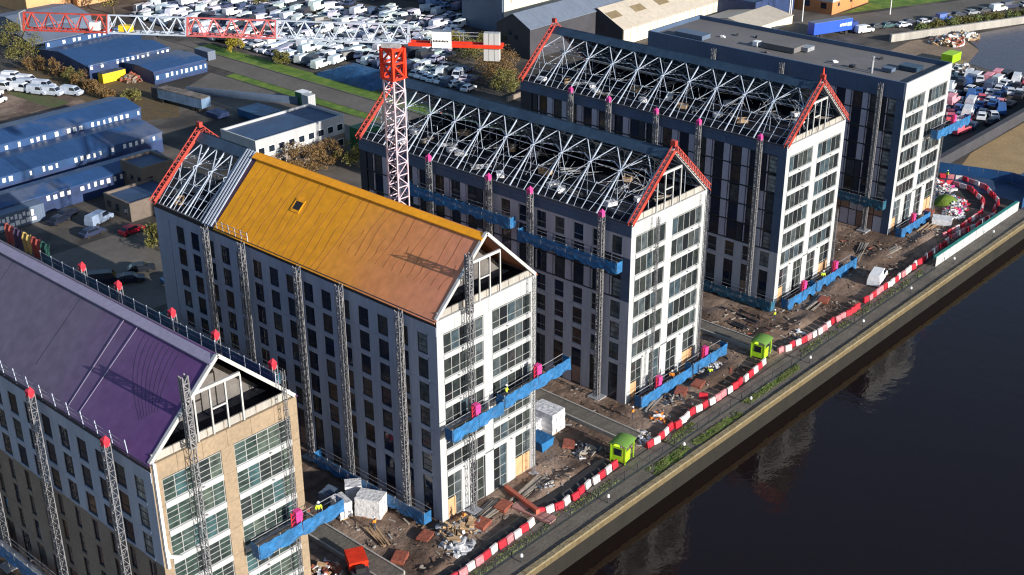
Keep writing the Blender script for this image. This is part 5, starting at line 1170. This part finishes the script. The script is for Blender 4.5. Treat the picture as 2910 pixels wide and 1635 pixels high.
simple('yellow_container', 72.3, 74.8, 189.5, 196, 1.6, m['yellow'], 'yellow skip against the end wall of the largest blue shed', 'skip')
simple('yellow_container', 68.6, 74.6, 178.5, 180.5, 2.3, m['yellow'], 'yellow container with a dark lid beside the lower blue shed', 'container', m['steel_dark'])
pile(75.0, 176.4, 2.6, 2.0, 80, ['timber_grey', 'earth', 'brick'], 'rubble_heap', 'brown rubble heap against the lower blue shed', 'heap', (.3, .9))
btm = M('blue_tarpaulin', (.015, .07, .17), .5, .4, .3, bump=.8, bscale=.8)
tag(rough_sheet('blue_tarp_mound', 105.5, 117, 128, 148, .4, btm, 2.5, .4, kind='thing', fn=lambda x, y: 2.0 * min(1, 1.6 * max(0, 1 - max(abs(x - 111) / 6, abs(y - 138) / 10)))), 'large blue tarpaulined mound beside the verge by the crane mast', 'mound')
simple('blue_tarp_stack', 74.5, 80, 128, 136, 1.6, M('blue_tarpaulin_dark', (.02, .09, .2), .5, .4, .4, bump=.6, bscale=.8), 'low blue tarpaulin in the shaded yard behind the office', 'stack')
simple('blue_tarp_stack', 70, 73, 137, 141, 1.0, m['blue_wall'], 'small blue crate beside the weathered trailer', 'crate')
wl = seg_wall('yard_wall', (88.5, 133), (77, 158), .4, 1.6, m['slate'], 'blue-grey wall between the shaded yard and the verge')
seg_wall('low_wall', (17, 71), (24.5, 79), .5, 1.0, m['tan'], 'short buff wall with a yellow line behind the orange-roofed block')
seg_wall('low_wall', (120, 100), (131, 101), .5, 1.0, m['tan_side'], 'thin pale wall beside the olive tree behind the middle block')
for i, (x, y, h) in enumerate(((222.7, 91.5, 9), (225.0, 92.3, 12), (225.9, 89.3, 12), (248.7, 75.4, 8))):
    o = empty('lamp_post', (x, y, 0)); tag(o, ['shorter grey pole left of two tall poles behind the blue lorry', 'left of the two tall white poles behind the blue lorry', 'right of the two tall white poles behind the blue lorry', 'white lamp post on the lawn of the orange building'][i], 'lamp post')
    MB().cyl(0, 0, 0, h, .16, .09, 8).build('pole', m['white'], o); MB().beam((0, 0, h), (1.2, -.3, h + .15), .1).box(1.0, 1.6, -.45, -.15, h + .1, h + .22).build('lamp_arm', m['galv'], o)
# wreck and rubble on the foreshore
pile(231, 50.5, 4.5, 1.8, 120, ['steel_dark', 'timber', 'white', 'brick'], 'wrecked_boat', 'broken wreck lying on the mud below the river wall', 'wreck', (.4, 1.2))
pile(239, 49.3, 3.5, 1.6, 90, ['beige_wall', 'timber', 'wrap'], 'rubble_heap', 'pale rubble heap at the water edge beside the wreck', 'heap', (.4, 1.0))
pile(209, 36.2, 3.2, 1.3, 110, ['wrap', 'timber_grey', 'steel_dark'], 'rubble_heap', 'grey rubble heap between the lime skip and the packed cars', 'heap', (.3, .9))
pile(204, 37.5, 2.2, 1.2, 60, ['white', 'green', 'steel_dark'], 'rubble_heap', 'white rubble beside the edge of the flat-roofed block', 'heap', (.3, .9))
bf = empty('curved_fence', (0, 0, 0)); tag(bf, 'blue sheeted fence curving round the far end of the site', 'fence')
bpts = [(140.9, 9.6), (143.2, 2), (144.5, -3), (143.4, -6.8), (139.5, -8.9), (133, -9.6)]
for a, c in zip(bpts, bpts[1:]):
    a, c = Vector((*a, 0)), Vector((*c, 0)); n = max(1, int((c - a).length / 2.4)); r = math.atan2(c.y - a.y, c.x - a.x)
    for i in range(n):
        q = a.lerp(c, i / n); l = (c - a).length / n
        MB().box(.02, l - .02, -.03, .03, .05, 2.0).build('fence_panel', M('blue_board', (.01, .07, .20), .6) if 'blue_board' not in bpy.data.materials else bpy.data.materials['blue_board'], bf, q, r)

# ------------------------------------------------------------------ trees, bushes, hedge, grass
def tree(x, y, h, r, leaf, label, seed, cat='tree', dense=1.0, low=.25):
    rnd = random.Random(seed); o = empty('tree' if cat == 'tree' else 'bush', (x, y, 0)); tag(o, label, cat)
    tb = MB(); tb.cyl(0, 0, 0, h * .55, .035 * h, .015 * h, 8); tips = []
    for i in range(9):
        a = rnd.uniform(0, 6.28); z0 = h * rnd.uniform(.12, .5); q = Vector((math.cos(a) * r * rnd.uniform(.4, .8), math.sin(a) * r * rnd.uniform(.4, .8), h * rnd.uniform(.45, .9)))
        tb.beam((0, 0, z0), q, .018 * h); tips.append(q)
    tb.build('trunk', m['bark'], o)
    vs = []; fs = []; cl = []
    nc = int(26 * dense)
    for i in range(nc):
        a = rnd.uniform(0, 6.28); zz = rnd.uniform(low, .95); rr_ = r * math.sqrt(max(.08, 1 - ((zz - .5) / .52) ** 2)) * rnd.uniform(.35, 1.0); cl.append((Vector((math.cos(a) * rr_, math.sin(a) * rr_, h * zz)), r * rnd.uniform(.2, .38)))
    for c_, cr_ in cl:
        for k in range(int(85 * dense)):
            d = Vector((rnd.gauss(0, 1), rnd.gauss(0, 1), rnd.gauss(0, 1))).normalized() * cr_ * rnd.uniform(.5, 1.05); p = c_ + d; s = rnd.uniform(.10, .22)
            if p.z < .1: continue
            u = Vector((rnd.gauss(0, 1), rnd.gauss(0, 1), rnd.gauss(0, 1))).normalized(); v = u.cross(Vector((rnd.gauss(0, 1), rnd.gauss(0, 1), rnd.gauss(0, 1)))).normalized(); b0 = len(vs)
            vs += [p - u * s, p + v * s * .6, p + u * s, p - v * s * .6]; fs.append((b0, b0 + 1, b0 + 2, b0 + 3))
    me = bpy.data.meshes.new('crown'); me.from_pydata([tuple(v) for v in vs], [], fs); me.materials.append(leaf); inst('crown', me, o); return o
LY, LO, LB_ = m['leaf_yellow'], m['leaf_olive'], m['leaf_brown']
tree(107.5, 236, 11, 5.2, LY, 'yellow-green tree below the top left building', 1)
tree(69.5, 217, 8, 5.2, LO, 'olive tree at the left edge under the crane jib', 2); tree(65, 207, 6, 4.6, LO, 'olive bush at the left end of the largest blue shed', 3, 'bush')
for i, (x, y, h, r, lf, lab) in enumerate(((64.2, 200, 3.6, 3.0, LB_, 'brown bush between the white vans and the blue shed'), (66, 193, 3.8, 3.0, LB_, 'brown bush below the largest blue shed'), (66.2, 187, 3.2, 2.8, LO, 'olive bush left of the yellow skip'), (65, 181, 3.2, 2.8, LB_, 'brown bush left of the yellow container'), (64, 174.5, 2.6, 2.6, LB_, 'brown bush right of the blue-grey van'), (63, 168, 2.2, 2.6, LB_, 'low brown bush at the end of the bramble strip'), (61, 160, 1.6, 2.4, LB_, 'low bramble clump above the long blue shed'), (66, 163, 1.8, 2.6, LO, 'low olive bramble clump beside the shaded yard'))):
    tree(x, y, h, r, lf, lab, 10 + i, 'bush', .8, .1)
tree(105.6, 178, 4.6, 2.2, LY, 'yellow tree on the verge beside the salvage yard', 30); tree(106.3, 161, 3.4, 2.3, LO, 'olive bush on the verge beside the salvage yard', 31, 'bush')
tree(141.5, 138.5, 5, 3.2, LY, 'yellow-green tree under the crane counterweight', 32); tree(144, 133, 4.6, 4.2, LO, 'dark olive tree right of the packed cars', 33); tree(139, 128, 4.6, 3.8, LO, 'dark olive bush between the two yellowing trees', 34, 'bush')
tree(130, 111, 8.5, 5.4, LB_, 'tall ochre tree left of the red rake scaffold', 35, dense=1.4); tree(126.5, 106, 4.0, 4.2, LO, 'wide olive bush at the rear of the middle block', 36, 'bush'); tree(134, 117, 6.0, 4.0, LB_, 'ochre tree behind the tall ochre one', 37)
tree(23.5, 88.5, 4.0, 3.0, LO, 'dark scrubby tree beside the crimson car', 38); tree(61, 98.5, 5.5, 3.8, LB_, 'brown tree against the office building behind the orange roof', 39); tree(66.5, 97.5, 4.8, 3.6, LB_, 'brown bush between the office and the crane mast', 40, 'bush'); tree(56, 96, 4.2, 3.4, LB_, 'brown bush behind the ridge of the orange roof', 41, 'bush'); tree(70.5, 94, 4.6, 3.6, LO, 'olive bush left of the crane mast foot', 44, 'bush')
simple('green_container', 75.5, 80.5, 97, 101, 5.0, m['green'], 'dark green stacked container between the office and the middle block', 'container')
tree(142, 214, 4, 4, LO, 'olive tree at the top centre behind the white vans', 42); tree(150, 205, 5, 4, LB_, 'brown tree at the top centre beside the maroon warehouse', 43)
for i in range(22):
    t_ = i / 21; x = 239 + 50 * t_; y = 61.5 - 21.5 * t_ + (1.2 if i % 2 else 0)
    zn = ['by the white saloon', 'by the small blue van', 'by the white pickup', 'near the right frame edge'][min(3, i // 6)]; hue = 'olive' if i % 4 else 'brighter green'
    o = tree(x, y, random.uniform(1.0, 1.8), 2.0, LO if i % 4 else m['grass_blade'], f'low {hue} shrub in the river wall hedge {zn}', 60 + i, 'shrub', .6, .05); o['group'] = f'{hue} shrubs in the river wall hedge {zn}'
gr = MB(); rnd = random.Random(5)
def blades(x0, x1, y0, y1, n, h=.15):
    for i in range(n):
        x, y = rnd.uniform(x0, x1), rnd.uniform(y0, y1); from_n = hgt(x * 1.2, y * 3)
        if from_n < -.02: continue
        a = rnd.uniform(0, 3.14); s = .09; hh_ = rnd.uniform(.1, h); dx, dy = s * math.cos(a), s * math.sin(a)
        gr.add([(x - dx, y - dy, .01), (x + dx, y + dy, .01), (x + rnd.uniform(-.1, .1), y + rnd.uniform(-.1, .1), hh_)], [(0, 1, 2)])
blades(23.5, 31, -11.9, -10.3, 5000); blades(32, 42, -11.8, -10.6, 6500); blades(44, 58, -10.9, -9.9, 5000); blades(30, 36, -9.3, -7.9, 1500); blades(60, 100, -9.3, -8.3, 3000, .2); blades(-10, 20, -9.3, -8.4, 2500, .2)
o = gr.build('quay_grass', m['grass_blade']); tag(o, 'patches of green grass along the quay path', 'grass', kind='stuff')
for (a, c, d, e) in ((23.5, 31, -11.9, -10.3), (32, 42, -11.8, -10.6), (44, 58, -10.9, -9.9)): 
    pts = []; n = 22
    for i in range(n): 
        t_ = 2 * math.pi * i / n; k = .85 + .3 * math.sin(i * 2.3) * .5; pts.append(((a + c) / 2 + (c - a) / 2 * math.cos(t_) * k, (d + e) / 2 + (e - d) / 2 * math.sin(t_) * k))
    sheet('grass_patch', pts, .016, m['grass'])

# ------------------------------------------------------------------ people in hi-vis on the platforms
def person(x, y, z, rz, label, jacket):
    o = empty('person', (x, y, z), rz); tag(o, label, 'person')
    def skin(nm, vs, es, rs, mat, root=0):
        me = bpy.data.meshes.new(nm); me.from_pydata(vs, es, []); me.materials.append(mat); ob = inst(nm, me, o)
        md = ob.modifiers.new('skin', 'SKIN'); 
        for i, r_ in enumerate(rs): me.skin_vertices[0].data[i].radius = (r_, r_)
        me.skin_vertices[0].data[root].use_root = True
        sb = ob.modifiers.new('sub', 'SUBSURF'); sb.levels = 1; sb.render_levels = 1; return ob
    def mk(nm, vs, es, rs, mat):
        me = bpy.data.meshes.new(nm); me.from_pydata(vs, es, [])
        bm = bmesh.new(); bm.from_mesh(me); lay = bm.verts.layers.skin.verify(); bm.verts.ensure_lookup_table()
        for i, r_ in enumerate(rs): bm.verts[i][lay].radius = (r_, r_)
        bm.verts[0][lay].use_root = True; bm.to_mesh(me); bm.free(); me.materials.append(mat)
        ob = inst(nm, me, o); ob.modifiers.new('skin', 'SKIN'); sb = ob.modifiers.new('sub', 'SUBSURF'); sb.levels = 1; sb.render_levels = 1
    V_ = [(0, 0, .95), (0, .01, 1.2), (0, .0, 1.45), (0, 0, 1.55), (0, .02, 1.66), (0, .02, 1.76), (-.1, 0, .9), (-.11, .03, .5), (-.11, 0, .08), (-.11, .13, .04), (.1, 0, .9), (.12, .05, .5), (.12, 0, .08), (.12, .13, .04), (-.19, 0, 1.42), (-.27, .06, 1.15), (-.22, .26, 1.0), (-.2, .34, .98), (.19, 0, 1.42), (.28, .04, 1.15), (.26, .24, .98), (.25, .32, .96)]
    E_ = [(0, 1), (1, 2), (2, 3), (3, 4), (4, 5), (0, 6), (6, 7), (7, 8), (8, 9), (0, 10), (10, 11), (11, 12), (12, 13), (2, 14), (14, 15), (15, 16), (16, 17), (2, 18), (18, 19), (19, 20), (20, 21)]
    R2 = [.13, .13, .12, .055, .09, .085, .09, .065, .05, .05, .09, .065, .05, .05, .06, .048, .036, .04, .06, .048, .036, .04]
    mk('body', V_, E_, R2, M('dark_workwear', (.04, .05, .08), .8) if 'dark_workwear' not in bpy.data.materials else bpy.data.materials['dark_workwear'])
    mk('hi_vis_jacket', [(0, 0, .92), (0, .01, 1.2), (0, 0, 1.44), (-.2, 0, 1.41), (-.28, .06, 1.15), (-.23, .22, 1.03), (.2, 0, 1.41), (.29, .04, 1.15), (.27, .2, 1.0)], [(0, 1), (1, 2), (2, 3), (3, 4), (4, 5), (2, 6), (6, 7), (7, 8)], [.17, .17, .15, .085, .07, .055, .085, .07, .055], jacket)
    MB().cyl(0, .02, 1.74, 1.84, .13, .08, 12).cyl(0, .05, 1.72, 1.745, .16, .16, 12).build('hard_hat', m['white'], o)
hv = M('hi_vis_yellow', (.62, .80, .03), .6); ho_ = M('hi_vis_orange', (.9, .28, .02), .6)
person(AX + 15.8, AY - 1.75, 12.3, 2.6, 'worker in a yellow hi-vis jacket on the platform past the buff gable', hv)
person(BX_ + 8.6, BY_ - 1.75, 12.9, -2.6, 'worker in a yellow hi-vis jacket on the right platform of the orange-roofed block', hv)
person(138.2, 6.6, .05, 1.2, 'worker in a lime hi-vis jacket near the curved barriers', hv)
person(31.5, -2.2, .2, .5, 'worker in an orange hi-vis jacket on the mud by the middle block', ho_)

person(1.5, -1.9, .25, 1.0, 'worker in an orange hi-vis jacket by the timber below the orange-roofed gable', ho_)
person(46.5, -1.9 - 1.6, .25, -1.0, 'worker in a yellow hi-vis jacket between the brick packs and the barriers', hv)
person(CX + 7.5, CY - 1.85, .9, 2.0, 'worker in an orange hi-vis jacket on the left platform of the middle block', ho_)
person(DX + 11.0, DY - 1.85, 1.0, 2.4, 'worker in a yellow hi-vis jacket on the platform of the fourth block', hv)
person(66.5, -1.0, .4, .3, 'worker in a yellow hi-vis jacket on the bare mud left of the fourth block', hv)
person(-6.0, 4.4, .3, .3, 'worker in an orange hi-vis jacket beside the big white board stack', ho_)
